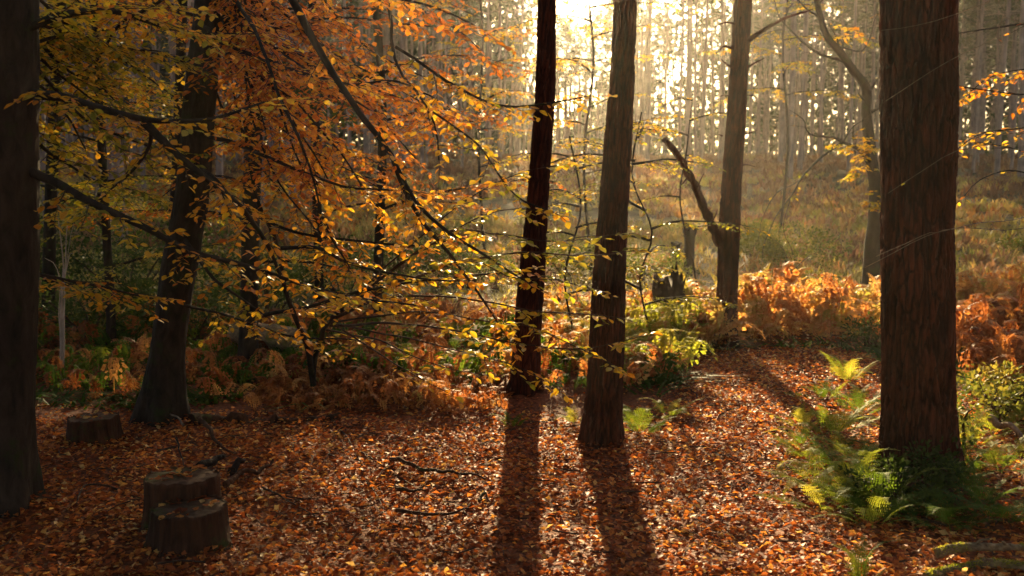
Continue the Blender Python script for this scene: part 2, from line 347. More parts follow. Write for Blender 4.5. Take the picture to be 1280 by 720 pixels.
# ------------------------------------------------------------------ trunks
def trunk_mesh(mb, path, rad, seg, ring, amp, fr, frz, flare=0.35, flare_h=0.35, zsplit=5.5, lobes=5, seed=0.0):
    """path: Vectors from below the ground upward; rad: radii at them. Ridged bark pushed into the mesh."""
    L = sum((path[i + 1] - path[i]).length for i in range(len(path) - 1))
    n1 = max(8, int(L / ring)); fine = catmull(path, n1)
    acc = [0]
    for i in range(len(path) - 1): acc.append(acc[-1] + (path[i + 1] - path[i]).length)
    zb = path[0].z + 0.15
    pts = []; keepz = -99
    for i, p in enumerate(fine):                      # fine rings low down, coarse ones out of sight above
        if p.z < zsplit or p.z - keepz > 0.35 or i == n1: pts.append((p, acc[-1] * i / n1)); keepz = p.z
    th = np.arange(seg) * 2 * math.pi / seg; V = np.zeros((len(pts), seg, 3)); AT = np.zeros((len(pts), seg))
    for i, (p, d) in enumerate(pts):
        r = float(np.interp(d, acc, rad)); hz = max(0, p.z - zb)
        fl = flare * math.exp(-(hz / flare_h) ** 1.3)
        for j in range(seg):
            t = th[j]
            rr = r * (1 + fl * (0.55 + 0.45 * math.cos(lobes * t + seed)) + 0.08 * mnoise.noise(Vector((math.cos(t) * 1.3 + seed, math.sin(t) * 1.3, p.z * 1.1))))
            if amp and p.z < zsplit:
                q = Vector((math.cos(t) * r * fr + seed, math.sin(t) * r * fr, p.z * frz))
                w_ = mnoise.noise(q * 0.5 + Vector((9, 9, 9)))
                w2 = mnoise.noise(q * 1.9 + Vector((3, 5, 1)))
                dd = mnoise.voronoi(q * .8 + Vector((.5 * w_ + .25 * w2, .4 * w_, .5 * w2)))[0]
                v1 = 1 - (dd[1] - dd[0]) * 3.4
                v2 = mnoise.noise(Vector((q.x * 2.3, q.y * 2.3, q.z * 4.5)))
                v1 = max(0, v1); rr += amp * (-v1 + 0.3 * v2); AT[i, j] = v1
            V[i, j] = (p.x + rr * math.cos(t), p.y + rr * math.sin(t), p.z)
    n = len(pts); i0 = np.arange(n - 1)[:, None] * seg; j = np.arange(seg)[None]; j2 = (j + 1) % seg
    mb.add(V.reshape(-1, 3), np.stack([i0 + j, i0 + j2, i0 + seg + j2, i0 + seg + j], -1).reshape(-1, 4), AT.ravel())
    mb.add(V[-1], [list(range(seg))], 0)
def trunk_px(rows, D, top, below=0.2, gy=None):
    """rows from the base up: (px, py, width px) at distance D; continued straight-ish to the height top"""
    pts = [at(px, py, D) for px, py, w_ in rows]; rad = [w_ / 2 / F * D for *_, w_ in rows]
    b = pts[0]; g = H(b.x, b.y)
    d0 = (pts[1] - pts[0]).normalized()
    base = b - d0 * ((b.z - g + below) / d0.z)
    path = [base] + ([b] if b.z - g > 0.15 else []) + pts[1:]; rr = [rad[0]] + ([rad[0]] if b.z - g > 0.15 else []) + rad[1:]
    d = (path[-1] - path[-2]).normalized(); r = rr[-1]; z0 = path[-1].z
    while path[-1].z < top - 0.5:
        d = (d + Vector((0, 0, 0.25))).normalized(); st = min(2.5, top - path[-1].z)
        path.append(path[-1] + d * st); u = (path[-1].z - z0) / (top - z0); rr.append(r * (1 - 0.8 * u))
    return path, rr, Vector((base.x, base.y, g))

# ------------------------------------------------------------------ pine crown meshes (shared)
def needle_crown(z0, z1, reach, seed, nb=46, tufts=16, size=0.42):
    rs = random.Random(seed); sticks = MB(); fo = Foliage()
    for i in range(nb):
        u = (i + rs.random()) / nb; z = z0 + (z1 - z0) * u; az = rs.uniform(0, 6.283)
        L = reach * (0.35 + 0.75 * math.sin(math.pi * min(1, 0.18 + u * 0.85))) * rs.uniform(0.55, 1.1)
        p = Vector((0, 0, z)); d = Vector((math.cos(az), math.sin(az), 0.25 + 0.5 * u)).normalized(); pts = [p.copy()]
        for k in range(4):
            d = (d + Vector((rs.uniform(-.2, .2), rs.uniform(-.2, .2), rs.uniform(-.16, .08)))).normalized(); pts.append(pts[-1] + d * L / 4)
        tube(sticks, pts, [0.035 * (1 - 0.2 * k) * (1.2 - 0.6 * u) for k in range(5)], 4, cap=False)
        for k in range(tufts):
            t = rs.uniform(0.25, 1); kk = min(3, int(t * 4)); q = pts[kk].lerp(pts[kk + 1], t * 4 - kk)
            q = q + Vector((rs.gauss(0, .28), rs.gauss(0, .28), rs.gauss(0.05, .14)))
            h = rs.random()
            for m in range(5):
                fo.add(q, (rs.uniform(-1, 1), rs.uniform(-1, 1), rs.uniform(-.5, .9)), (rs.uniform(-1, 1), rs.uniform(-1, 1), rs.uniform(-1, 1)), size * rs.uniform(.6, 1.2), h)
    mb = MB(); p = np.array(fo.p); tv = LEAF4_V * np.array([0.42, 1, 0.6])
    scatter(mb, tv, LEAF4_F, mats_from(p, np.array(fo.d), np.array(fo.n), np.array(fo.s)), p, np.array(fo.a))
    return sticks, mb
CROWN = []
for k in range(5):
    st, mb = needle_crown(9.5 + (k % 3) * 0.8, 19 + k % 2 * 1.6, 2.3, 40 + k, 40, 11, .4)
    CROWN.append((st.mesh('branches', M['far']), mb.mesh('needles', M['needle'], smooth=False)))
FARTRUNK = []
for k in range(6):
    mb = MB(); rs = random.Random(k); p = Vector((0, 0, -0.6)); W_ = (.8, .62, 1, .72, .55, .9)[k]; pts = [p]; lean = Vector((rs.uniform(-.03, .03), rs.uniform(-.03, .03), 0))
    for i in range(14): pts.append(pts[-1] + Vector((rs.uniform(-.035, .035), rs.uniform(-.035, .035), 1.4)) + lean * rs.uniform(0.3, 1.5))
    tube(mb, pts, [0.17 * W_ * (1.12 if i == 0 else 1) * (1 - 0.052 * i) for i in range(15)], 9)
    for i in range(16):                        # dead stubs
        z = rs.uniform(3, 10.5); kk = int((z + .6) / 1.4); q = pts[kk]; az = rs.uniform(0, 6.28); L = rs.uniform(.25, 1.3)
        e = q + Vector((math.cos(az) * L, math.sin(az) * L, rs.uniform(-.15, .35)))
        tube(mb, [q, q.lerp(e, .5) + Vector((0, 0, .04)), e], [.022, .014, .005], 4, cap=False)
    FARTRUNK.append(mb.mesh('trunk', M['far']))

# ================================================================== THE NEAR PINES
def pine(rows, D, top, label, seg=120, ring=0.03, amp=0.012, fr=26, frz=2.6, flare=0.3, seed=0.0, crown=0, cz=0.9, zsplit=5.2):
    path, rr, base = trunk_px(rows, D, top)
    root = empty('pine_tree', base, label, 'pine tree')
    mb = MB(); trunk_mesh(mb, path, rr, seg, ring, amp, fr, frz, flare, 0.22, zsplit, 5, seed); mb.build('trunk', M['pine'], root)
    for nm, me in (('branches', CROWN[crown][0]), ('needles', CROWN[crown][1])):
        o = link(nm, me); o.parent = root; tp = path[-1] - root.location
        o.location = (tp.x, tp.y, tp.z - 20.2 * cz); o.scale = (1.15, 1.15, cz); o['kind'] = 'stuff'
    return root, path, rr
def stub(root, pts, r, mat='pine', name='branch', seg=6, wob=0.01):
    mb = MB(); q = wobble(catmull(pts, 14), wob, 6); tube(mb, q, [r * (1 - 0.75 * i / 14) for i in range(15)], seg); return mb.build(name, M[mat], root), q

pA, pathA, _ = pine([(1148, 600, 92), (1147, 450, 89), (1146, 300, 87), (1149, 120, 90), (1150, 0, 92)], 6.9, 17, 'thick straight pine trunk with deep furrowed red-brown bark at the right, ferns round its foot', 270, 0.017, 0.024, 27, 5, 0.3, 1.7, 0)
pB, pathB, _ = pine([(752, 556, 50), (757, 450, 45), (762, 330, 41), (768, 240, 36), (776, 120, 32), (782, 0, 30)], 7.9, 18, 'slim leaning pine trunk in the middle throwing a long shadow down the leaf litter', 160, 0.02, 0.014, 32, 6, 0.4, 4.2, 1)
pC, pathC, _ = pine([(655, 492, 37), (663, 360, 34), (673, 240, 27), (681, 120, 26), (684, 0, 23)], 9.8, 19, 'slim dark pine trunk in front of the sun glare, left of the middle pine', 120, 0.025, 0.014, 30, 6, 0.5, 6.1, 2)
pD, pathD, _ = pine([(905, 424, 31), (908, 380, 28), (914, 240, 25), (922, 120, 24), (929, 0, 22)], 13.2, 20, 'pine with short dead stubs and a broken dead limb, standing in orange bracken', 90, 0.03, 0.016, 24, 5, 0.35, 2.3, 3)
for pts, r in ([((918, 62), (905, 58), (899, 64)), .02], [((917, 85), (908, 80), (901, 74)), .02], [((932, 85), (945, 78), (955, 73)), .022], [((912, 120), (904, 119), (899, 121)), .014],
               [((928, 120), (936, 119), (942, 120)), .014], [((926, 168), (938, 166), (946, 163)), .02], [((903, 170), (898, 168)), .014], [((926, 207), (935, 206), (944, 208)), .012], [((905, 242), (899, 240)), .012],
               [((921, 30), (905, 28), (892, 35)), .018]):
    stub(pD, [at(x, y, 13.15) for x, y in pts], r)
stub(pD, P((936, 50, 13.1), (960, 34, 12.8), (988, 20, 12.6), (1016, 12, 12.5)), .035)
q = P((899, 305, 13.1), (884, 268, 12.9), (864, 222, 12.7), (845, 192, 12.6), (830, 175, 12.5))
mb = MB(); tube(mb, wobble(catmull(q, 30), .022, 5), [0.062 - .0007 * i + 0.008 * math.sin(i * 1.7) + 0.007 * math.sin(i * 4.1) for i in range(31)], 10)
o = mb.build('dead_limb', M['pine'], pD)
for i, (a, b) in enumerate([((872, 235), (880, 215)), ((860, 222), (850, 232)), ((846, 195), (855, 183)), ((889, 280), (897, 262))]):
    stub(pD, [at(*a, 12.7), at(*b, 12.5)], .014)
for px, py, D, ex, ey, r in ((797, 150, 7.9, 800, 140, .02), (698, 150, 9.8, 703, 147, .014), (1196, 30, 6.9, 1206, 24, .02)): pass

# ================================================================== BEECHES
def limb(root, tw, pts, r0, r1=0.006, n=30, wob=0.02, seg=8, mat='beech', name='branch'):
    q = wobble(catmull(pts, n), wob, 2.5, random.random() * 9)
    mb = MB(); tube(mb, q, [r0 + (r1 - r0) * (i / n) ** 0.8 for i in range(n + 1)], seg)
    mb.build(name, M[mat], root); return q

# left-hand trunk
path, rr, base = trunk_px([(-12, 640, 108), (-10, 480, 100), (-8, 240, 104), (-6, 0, 98)], 6.2, 14)
T1 = empty('beech_tree', base, 'thick black trunk cut by the left edge of the photograph, low leafy limbs reaching right', 'beech tree')
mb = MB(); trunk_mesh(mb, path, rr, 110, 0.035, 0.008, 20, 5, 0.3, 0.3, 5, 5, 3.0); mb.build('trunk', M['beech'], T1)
tw = MB(); fo = Foliage(); RS = random.Random(5)
def lb(root, pts, r, hue, **k):
    q = limb(root, None, pts, r, mat='beech'); kw = dict(tw_len=0.7, spacing=0.15, leaf=0.068, rs=RS); kw.update(k); leafy(TW, FO, q, hue, **kw)
TW, FO = tw, fo
lb(T1, P((38, 118, 6.2), (90, 124, 6.1), (150, 141, 6.0), (200, 152, 6.0), (262, 150, 6.1), (330, 128, 6.3)), .035, .42, spacing=.2, start=.05)
lb(T1, P((178, 152, 6.0), (228, 198, 6.0), (290, 250, 6.1), (330, 300, 6.3), (350, 345, 6.4), (372, 400, 6.6)), .028, .55, spacing=.2, start=.1, tw_len=.6)
lb(T1, P((38, 216, 6.2), (100, 247, 6.0), (180, 283, 5.9), (245, 315, 6.0), (330, 340, 6.2), (420, 368, 6.5), (520, 382, 6.8)), .032, .55, spacing=.2, tw_len=.6)
lb(T1, P((188, 155, 6.05), (184, 185, 6.1), (165, 215, 6.2), (140, 235, 6.3)), .014, .4, tw_len=.35)
lb(T1, P((0, 50, 6.1), (70, 20, 6.3), (150, 15, 6.8), (230, 40, 7.4), (310, 45, 8)), .03, .35, tw_len=.8)
lb(T1, P((0, -120, 6.1), (90, -70, 6.6), (190, -40, 7.4), (280, -60, 8)), .035, .4, tw_len=.8)
lb(T1, P((0, 330, 6.2), (60, 345, 6.6), (130, 360, 7.2), (200, 372, 7.8)), .018, .55, tw_len=.6)
lb(T1, P((-20, -20, 6.3), (40, 40, 7.2), (90, 90, 8.2), (160, 110, 9)), .025, .25, tw_len=.8)
lb(T1, P((-20, 100, 6.4), (50, 180, 7.5), (110, 220, 8.6), (180, 240, 9.5)), .02, .3, tw_len=.8)
for i in range(9):
    e = (RS.uniform(90, 250), RS.uniform(-10, 230)); D1 = RS.uniform(7.2, 9.5)
    lb(T1, [at(-12, e[1] - RS.uniform(60, 200), 6.3), at(e[0] * .5, e[1] - RS.uniform(20, 80), (6.3 + D1) / 2), at(e[0], e[1], D1)], .016, RS.uniform(.08, .48), tw_len=.7, start=.3)
tw.build('twigs', M['twig'], T1)['kind'] = 'stuff'; put_leaves(fo, T1, M['leaf'], single=290)

# leaning beech
rowsF = [(200, 534, 58), (209, 440, 43), (223, 340, 45), (240, 240, 42), (252, 100, 40), (262, 0, 38)]
path, rr, base = trunk_px(rowsF, 8.6, 13)
T2 = empty('beech_tree', base, 'dark leaning beech trunk behind the single low stump, orange limbs arching over the litter', 'beech tree')
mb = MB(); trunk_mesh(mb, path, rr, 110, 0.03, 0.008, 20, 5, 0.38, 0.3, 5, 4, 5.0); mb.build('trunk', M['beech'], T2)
TW, FO = MB(), Foliage(); RS = random.Random(8)
top = path[-4] if len(path) > 6 else path[-1]
def fork(z):
    for a, b in zip(path, path[1:]):
        if a.z <= z <= b.z: return a.lerp(b, (z - a.z) / (b.z - a.z))
    return path[-1]
A1 = fork(4.6); A2 = fork(5.4); A3 = fork(3.9)
big = [A1, at(310, -95, 8.0)] + P((365, 0, 7.2), (392, 50, 7.0), (425, 100, 6.9), (457, 150, 6.8), (485, 185, 6.8), (502, 230, 6.8), (530, 280, 6.8), (562, 318, 6.9), (600, 370, 7.0), (628, 412, 7.1))
lb(T2, big, .052, .66, spacing=.24, start=.2, tw_len=.55)
lb(T2, P((494, 205, 6.8), (520, 250, 6.75), (560, 290, 6.7), (610, 322, 6.7), (660, 352, 6.7)), .018, .5, tw_len=.4, spacing=.22)
lb(T2, [A2, at(420, -90, 7.6)] + P((483, 0, 7.3), (489, 50, 7.3), (498, 90, 7.3), (528, 125, 7.3), (546, 160, 7.3), (549, 200, 7.3)), .032, .50, spacing=.2, start=.35, tw_len=.6)
lb(T2, P((493, 60, 7.3), (530, 82, 7.2), (565, 105, 7.1), (605, 128, 7.0), (650, 133, 6.9), (728, 122, 6.8)), .012, .5, spacing=.13, tw_len=.42)
lb(T2, P((255, 35, 8.5), (290, 60, 8.2), (330, 74, 8.0), (380, 94, 7.8), (435, 104, 7.7), (490, 102, 7.6), (540, 120, 7.5)), .028, .60, spacing=.13, tw_len=.7)
lb(T2, P((540, 140, 7.2), (600, 185, 7.0), (645, 245, 6.9), (692, 266, 6.8)), .008, .42, spacing=.12, tw_len=.3)
lb(T2, P((262, 170, 8.4), (320, 190, 8.0), (380, 215, 7.8), (440, 235, 7.7), (520, 240, 7.7)), .022, .58, spacing=.13, tw_len=.65)
lb(T2, P((255, 210, 8.4), (300, 255, 7.8), (360, 290, 7.5), (430, 300, 7.4), (520, 305, 7.4), (570, 296, 7.4)), .02, .58, spacing=.14, tw_len=.55)
lb(T2, P((330, 395, 7.6), (400, 380, 7.4), (450, 364, 7.3), (520, 352, 7.2), (600, 345, 7.1), (640, 342, 7)), .016, .52, spacing=.14, tw_len=.45)
lb(T2, P((232, 300, 8.4), (270, 350, 8.0), (330, 395, 7.6)), .02, .5, spacing=.16, tw_len=.45)
lb(T2, P((350, 310, 7.3), (400, 311, 7.2), (430, 328, 7.1), (500, 345, 7.0), (575, 350, 6.9)), .016, .5, spacing=.14, tw_len=.4)
lb(T2, P((225, 380, 8.5), (300, 400, 8.8), (370, 420, 9.0), (450, 425, 9.0)), .014, .5, spacing=.14, tw_len=.5)
lb(T2, [A3, at(200, 0, 8.9), at(150, 30, 9), at(130, 60, 9), at(100, 110, 9)], .03, .4, tw_len=.8)
lb(T2, [fork(5.0), at(370, -80, 9.2), at(460, -20, 9.6), at(560, 30, 9.6), at(600, 60, 9.6)], .035, .72, spacing=.15, tw_len=.7)
lb(T2, [fork(4.3), at(320, 10, 9.0), at(400, 60, 9.4), at(470, 140, 9.6), at(520, 200, 9.6)], .03, .75, spacing=.14, tw_len=.7)
lb(T2, [fork(3.6), at(330, 110, 9.4), at(400, 160, 9.8), at(450, 200, 10)], .026, .78, spacing=.13, tw_len=.7)
lb(T2, [fork(5.3), at(330, -60, 7.4), at(420, -20, 6.8), at(540, 10, 6.6), at(590, 30, 6.5)], .028, .7, spacing=.16, tw_len=.6)
lb(T2, [fork(3.9), at(320, 40, 7.6), at(350, 120, 7.2), at(385, 200, 7.0), at(410, 290, 7.0), at(440, 340, 7)], .022, .68, spacing=.18, tw_len=.5)
for i in range(20):
    e = (RS.uniform(330, 610), RS.uniform(-20, 330)); z = RS.uniform(3.2, 5.6); a = fork(z); D1 = RS.uniform(7.6, 10.2)
    if e[0] + e[1] > 790: continue
    m_ = at((e[0] + 250) / 2 + RS.uniform(-30, 30), e[1] * .6 - 60 * RS.random() + 10, (8.6 + D1) / 2)
    lb(T2, [a, m_, at(e[0], e[1], D1)], .016, RS.uniform(.55, .8), spacing=.15, tw_len=.7, start=.25)
TW.build('twigs', M['twig'], T2)['kind'] = 'stuff'; put_leaves(FO, T2, M['leaf'], single=290)

# the hanging yellow sprays in front of the two slim pines: a low beech limb from a sapling at the left
sapb = ground(392, 500)
T4 = empty('beech_sapling', sapb, 'slender forked beech sapling whose bright yellow sprays reach across the two slim pines', 'sapling')
TW, FO = MB(), Foliage(); RS = random.Random(21)
st = [sapb] + P((392, 470, sapb.y - .1), (398, 430, sapb.y - .3), (412, 400, 8.2), (440, 372, 8.0))
limb(T4, None, [sapb - Vector((0, 0, .1)), at(391, 468, sapb.y - .1), at(375, 410, 8.6), at(357, 360, 8.4), at(345, 300, 8.3), at(318, 240, 8.3), at(305, 150, 8.3)], .035, .012, name='stem')
sq = limb(T4, None, st, .028, .018, name='stem')
def ls(pts, r, hue, **k):
    kw = dict(tw_len=.34, spacing=.15, leaf=.068, rs=RS, hv=.06, ls=.045); kw.update(k)
    q = limb(T4, None, pts, r, .003, mat='twig'); leafy(TW, FO, q, hue, **kw)
ls([sq[-1]] + P((500, 352, 7.4), (570, 330, 7.0), (640, 317, 6.8), (700, 320, 6.7), (745, 318, 6.6), (790, 311, 6.5)), .016, .34, start=.35, bare=.15)
ls([sq[-6]] + P((480, 372, 7.6), (570, 372, 7.2), (650, 385, 7.0), (720, 392, 6.9), (775, 398, 6.8)), .014, .4, start=.35, bare=.1)
ls([sq[-9]] + P((480, 405, 7.8), (570, 412, 7.3), (650, 430, 7.0), (720, 436, 6.9), (785, 425, 6.8)), .013, .45, start=.4, bare=.1)
ls([sq[-3]] + P((520, 318, 7.4), (590, 275, 7.0), (640, 262, 6.9), (685, 266, 6.8)), .011, .36, start=.45, bare=.05)
ls([sq[-12]] + P((470, 425, 8.0), (540, 455, 7.6), (610, 470, 7.4)), .010, .45, start=.4, bare=.5)
for pts, h in [(((520, 300, 7.3), (600, 240, 7.0), (650, 215, 6.9), (700, 205, 6.8)), .4), (((560, 330, 7.2), (640, 345, 6.9), (700, 350, 6.8), (745, 362, 6.7)), .34), (((520, 390, 7.6), (600, 400, 7.2), (680, 415, 6.9), (760, 455, 6.8)), .38),
               (((500, 420, 7.8), (580, 440, 7.3), (640, 455, 7.1), (690, 480, 7.0)), .45), (((540, 300, 7.2), (620, 292, 6.8), (690, 300, 6.6), (772, 290, 6.5)), .32), (((470, 440, 8.0), (520, 470, 7.6), (560, 492, 7.4)), .5)]:
    ls([sq[-7]] + P(*pts), .009, h, start=.6, bare=.1)
TW.build('twigs', M['twig'], T4)['kind'] = 'stuff'; put_leaves(FO, T4, M['leaf'], single=290)

# beeches farther back on the left
def back_beech(rows, D, top, label, hue, seed, zs, reach, mat='leaf', n=16, cat='beech tree', single=200, leaf=.075, minpx=8, name='beech_tree', az0=0, spread=6.283, tw_len=.8, spacing=.17):
    rs = random.Random(seed); path, rr, base = trunk_px(rows, D, top)
    T = empty(name, base, label, cat)
    mb = MB(); trunk_mesh(mb, path, rr, 28, 0.15, 0, 8, 2, 0.4, 0.3, 5, 4, seed); mb.build('trunk', M['beech'], T)
    tw, fo = MB(), Foliage()
    for i in range(n):
        z = base.z + zs[0] + (zs[1] - zs[0]) * (i + rs.random()) / n; az = az0 + spread * (i * 0.382 % 1) + rs.uniform(-.3, .3)
        p = None
        for a, b in zip(path, path[1:]):
            if a.z <= z <= b.z: p = a.lerp(b, (z - a.z) / (b.z - a.z))
        if p is None: continue
        L = reach * rs.uniform(.6, 1.1); d = Vector((math.cos(az), math.sin(az), .35)).normalized(); pts = [p]
        for k in range(5):
            d = (d + Vector((rs.uniform(-.15, .15), rs.uniform(-.15, .15), -.11 + rs.uniform(-.1, .1)))).normalized(); pts.append(pts[-1] + d * L / 5)
        q = limb(T, None, pts, .012 + .012 * L / 2, .004, n=16, seg=6)
        leafy(tw, fo, q, hue, tw_len=tw_len, spacing=spacing, leaf=leaf, rs=rs, hv=.14)
    tw.build('twigs', M['twig'], T)['kind'] = 'stuff'; put_leaves(fo, T, M[mat], single=single, low=True, minpx=minpx)
    return T
back_beech([(311, 415, 22), (314, 270, 22), (318, 130, 22), (320, 0, 20)], 11.5, 12, 'dark beech trunk half hidden by orange leaves right of the leaning beech', .72, 31, (1.2, 8.5), 2.6, n=22, single=150)
back_beech([(139, 470, 12), (138, 380, 11), (130, 240, 11), (118, 0, 10)], 12.5, 9, 'thin dark beech behind the left-hand trunk, olive and yellow leaves', .3, 32, (1.0, 7.0), 2.3, n=18, single=60)
back_beech([(470, 400, 12), (474, 300, 12), (478, 150, 11), (470, 0, 10)], 13.5, 10, 'thin beech with rusty leaves behind the big arching limb', .78, 33, (1.6, 7.5), 2.1, n=15, single=40)
back_beech([(60, 430, 16), (62, 300, 15), (70, 100, 14), (75, 0, 14)], 14.5, 10, 'beech with dull green-gold leaves beside the left-hand trunk, behind the pale dead stems', .22, 34, (1.5, 8), 2.6, n=16, single=20)
back_beech([(215, 420, 14), (218, 300, 14), (225, 100, 12), (228, 0, 12)], 15.5, 11, 'beech with rust and gold leaves directly behind the leaning trunk', .5, 35, (1.5, 8), 2.6, n=15, single=20)
back_beech([(400, 390, 11), (396, 250, 11), (392, 100, 10), (390, 0, 10)], 16.5, 11, 'farthest of the rusty beeches, seen between arching limbs', .68, 36, (1.5, 8), 2.5, n=14, single=0)

# sunlit saplings in the middle distance
YEL = dict(mat='leaf', cat='sapling', name='birch_sapling')
back_beech([(815, 425, 3), (800, 350, 2.6), (815, 290, 2.3), (790, 220, 2), (802, 140, 2)], 12.3, 3.3, 'thin sapling with yellow-green leaves between the middle pine and the stubbed pine', .31, 41, (.6, 3.2), 1.5, n=13, single=60, leaf=.062, tw_len=.55, spacing=.2, **YEL)
back_beech([(722, 430, 3), (706, 350, 2.6), (726, 260, 2.3), (712, 170, 2)], 12.8, 3.2, 'thin sapling with yellow leaves in the glare between the two slim pines', .33, 42, (.6, 3.1), 1.3, n=13, single=60, leaf=.062, tw_len=.55, spacing=.2, **YEL)
back_beech([(866, 330, 2.6), (850, 250, 2.2), (858, 190, 2)], 15.5, 3.6, 'sparse sapling with pale leaves behind the broken dead limb', .28, 43, (1.5, 4.4), 1.1, n=9, single=0, leaf=.065, tw_len=.4, spacing=.25, **YEL)

MIST = dict(mat='leaf', cat='birch', name='young_birch')
back_beech([(738, 330, 4), (730, 200, 3.4), (742, 80, 3), (736, 0, 2.4)], 23, 8.5, 'young birch with thin yellow foliage in the mist between the two slim pines', .3, 51, (2.2, 8), 2.2, n=20, single=0, leaf=.085, tw_len=.8, spacing=.3, **MIST)
back_beech([(606, 320, 4), (598, 180, 3.4), (604, 60, 3), (600, 0, 2.4)], 25, 9, 'young birch with sparse gold foliage left of the dark slim pine', .36, 53, (2.2, 8.5), 2.3, n=20, single=0, leaf=.09, tw_len=.8, spacing=.32, **MIST)
back_beech([(975, 290, 4), (985, 180, 3.2), (978, 60, 3), (985, 0, 2.4)], 31, 10, 'young birch with thin green-gold foliage beyond the round scrub bush', .22, 54, (4, 9.5), 2.5, n=16, single=0, leaf=.1, tw_len=.9, spacing=.34, **MIST)

# crooked tree on the right
path = P((1084, 362, 19), (1094, 262, 18.9), (1089, 200, 18.9), (1084, 150, 18.9), (1083, 110, 18.9), (1064, 86, 18.7), (1046, 60, 18.6), (1030, 38, 18.6), (1022, 5, 18.6), (1015, -60, 18.6), (1025, -160, 18.6))
g = H(path[0].x, 19); base = Vector((path[0].x, 19, g)); path[0].z = min(path[0].z, g - .2)
T = empty('crooked_tree', base, 'crooked forked tree with bare twisted limbs, half hidden behind the thick right pine', 'tree')
mb = MB(); q = catmull(path, 60); tube(mb, wobble(q, .05, 1.5), [float(np.interp(i / 60, [0, .3, .55, .7, 1], [.19, .115, .08, .055, .025])) for i in range(61)], 12); mb.build('trunk', M['beech'], T)
TW, FO = MB(), Foliage(); RS = random.Random(61)
for pts, r, lv in ([((1060, 80), (1035, 70), (1018, 62), (998, 48), (975, 22), (964, -10)), .035, 0], [((1058, 78), (1048, 60), (1043, 45), (1035, 28)), .03, 0], [((1052, 68), (1056, 45), (1068, 35)), .02, 0],
                   [((1086, 112), (1096, 96), (1104, 90)), .04, 0], [((1087, 205), (1070, 185), (1052, 178), (1012, 166), (1004, 150), (990, 142)), .045, 1], [((1052, 178), (1022, 200), (992, 238), (962, 290), (950, 330)), .03, 1],
                   [((1088, 140), (1098, 137), (1106, 134)), .04, 0], [((1084, 130), (1074, 118), (1072, 112)), .03, 0], [((1000, 225), (965, 250), (945, 300)), .012, 0], [((985, 250), (982, 290), (990, 320)), .012, 0],
                   [((1052, 178), (1065, 160), (1078, 150)), .02, 0], [((1046, 60), (1075, 62), (1090, 40), (1100, 10)), .016, 1], [((1022, 5), (1040, -10), (1080, -15)), .02, 1], [((1022, 20), (1000, 5), (985, -20)), .02, 0]):
    qq = limb(T, None, [at(x, y, 18.7 - .012 * i) for i, (x, y) in enumerate(pts)], r, .006, n=18, wob=.06, seg=6)
    leafy(TW, FO, qq, .35, tw_len=.55, spacing=.4, leaf=.09, bare=.97 if not lv else .9, rs=RS, start=.3)
for px, py, n in ((1062, 180, 5), (1075, 190, 6), (1085, 208, 5), (1090, 252, 5), (1072, 38, 4)):
    for i in range(n):
        a = at(px + RS.uniform(-10, 10), py + RS.uniform(-8, 8), 18.4)
        leafy(TW, FO, [a, a + Vector((RS.uniform(-.3, .3), RS.uniform(-.3, .3), RS.uniform(-.1, .1)))], .36, tw_len=.3, spacing=.15, leaf=.11, rs=RS)
TW.build('twigs', M['twig'], T)['kind'] = 'stuff'; put_leaves(FO, T, M['leaf'], low=True)

# sapling off the right edge with limbs reaching in
sb = Vector((5.6, 8.6, H(5.6, 8.6)))
T = empty('beech_sapling', sb, 'young beech just past the right edge whose limbs carry dull orange leaves into view', 'sapling')
limb(T, None, [sb - Vector((0, 0, .1)), sb + Vector((.1, 0, 1.5)), sb + Vector((0, .1, 3)), sb + Vector((.1, 0, 4.6))], .06, .02, name='stem')
TW, FO = MB(), Foliage(); RS = random.Random(71)
for pts, r, hue, bare, tl in ([(sb + Vector((.05, 0, 3.1)), (1350, 30, 8.6), (1280, 29, 8.6), (1240, 36, 8.6), (1200, 42, 8.6)), .03, .55, .85, .3],
                    [(sb + Vector((0, 0, 2.3)), (1340, 110, 8.9), (1280, 118, 9), (1230, 112, 9.2), (1190, 105, 9.4)), .018, .62, .0, .5],
                    [(sb + Vector((0, 0, 2.0)), (1340, 150, 8.7), (1280, 160, 8.8), (1230, 166, 9), (1195, 188, 9.2)), .02, .55, .1, .5],
                    [(sb + Vector((0, .1, 2.2)), (1350, 90, 9.6), (1290, 85, 9.8), (1240, 95, 10), (1200, 130, 10.2)), .016, .6, .0, .55],
                    [(sb + Vector((0, 0, 1.5)), (1320, 235, 8.3), (1270, 215, 8.2), (1225, 225, 8.1), (1200, 250, 8.1)), .014, .5, .9, .25],
                    [(sb + Vector((0, 0, 1.7)), (1340, 190, 8.5), (1300, 195, 8.3), (1262, 185, 8.2), (1232, 180, 8.1)), .012, .5, .5, .35]):
    pp = [pts[0]] + [at(*x) for x in pts[1:]]; q = limb(T, None, pp, r, .004, mat='beech')
    leafy(TW, FO, q, hue, tw_len=tl, spacing=.14, leaf=.06, bare=bare, rs=RS, start=.3)
for pts in (((1288, -8), (1240, 2), (1180, 24), (1140, 32), (1103, 36)), ((1290, 35), (1240, 52), (1196, 72), (1150, 98), (1108, 124)), ((1290, 281), (1245, 284), (1196, 285), (1150, 300), (1110, 318), (1080, 332)),
            ((1196, 285), (1160, 290), (1130, 305), (1095, 322)), ((1285, 168), (1240, 180), (1192, 190), (1150, 215), (1108, 242))):
    qq = limb(T, None, [sb + Vector((0, 0, 2))] + [at(x, y, 6.35) for x, y in pts], .007, .002, n=40, wob=.02, seg=5, mat='dead', name='bare_twig')
    leafy(TW, FO, qq, .5, tw_len=.16, spacing=.3, leaf=.045, bare=.93, rs=RS, start=.55, r0=.0018)
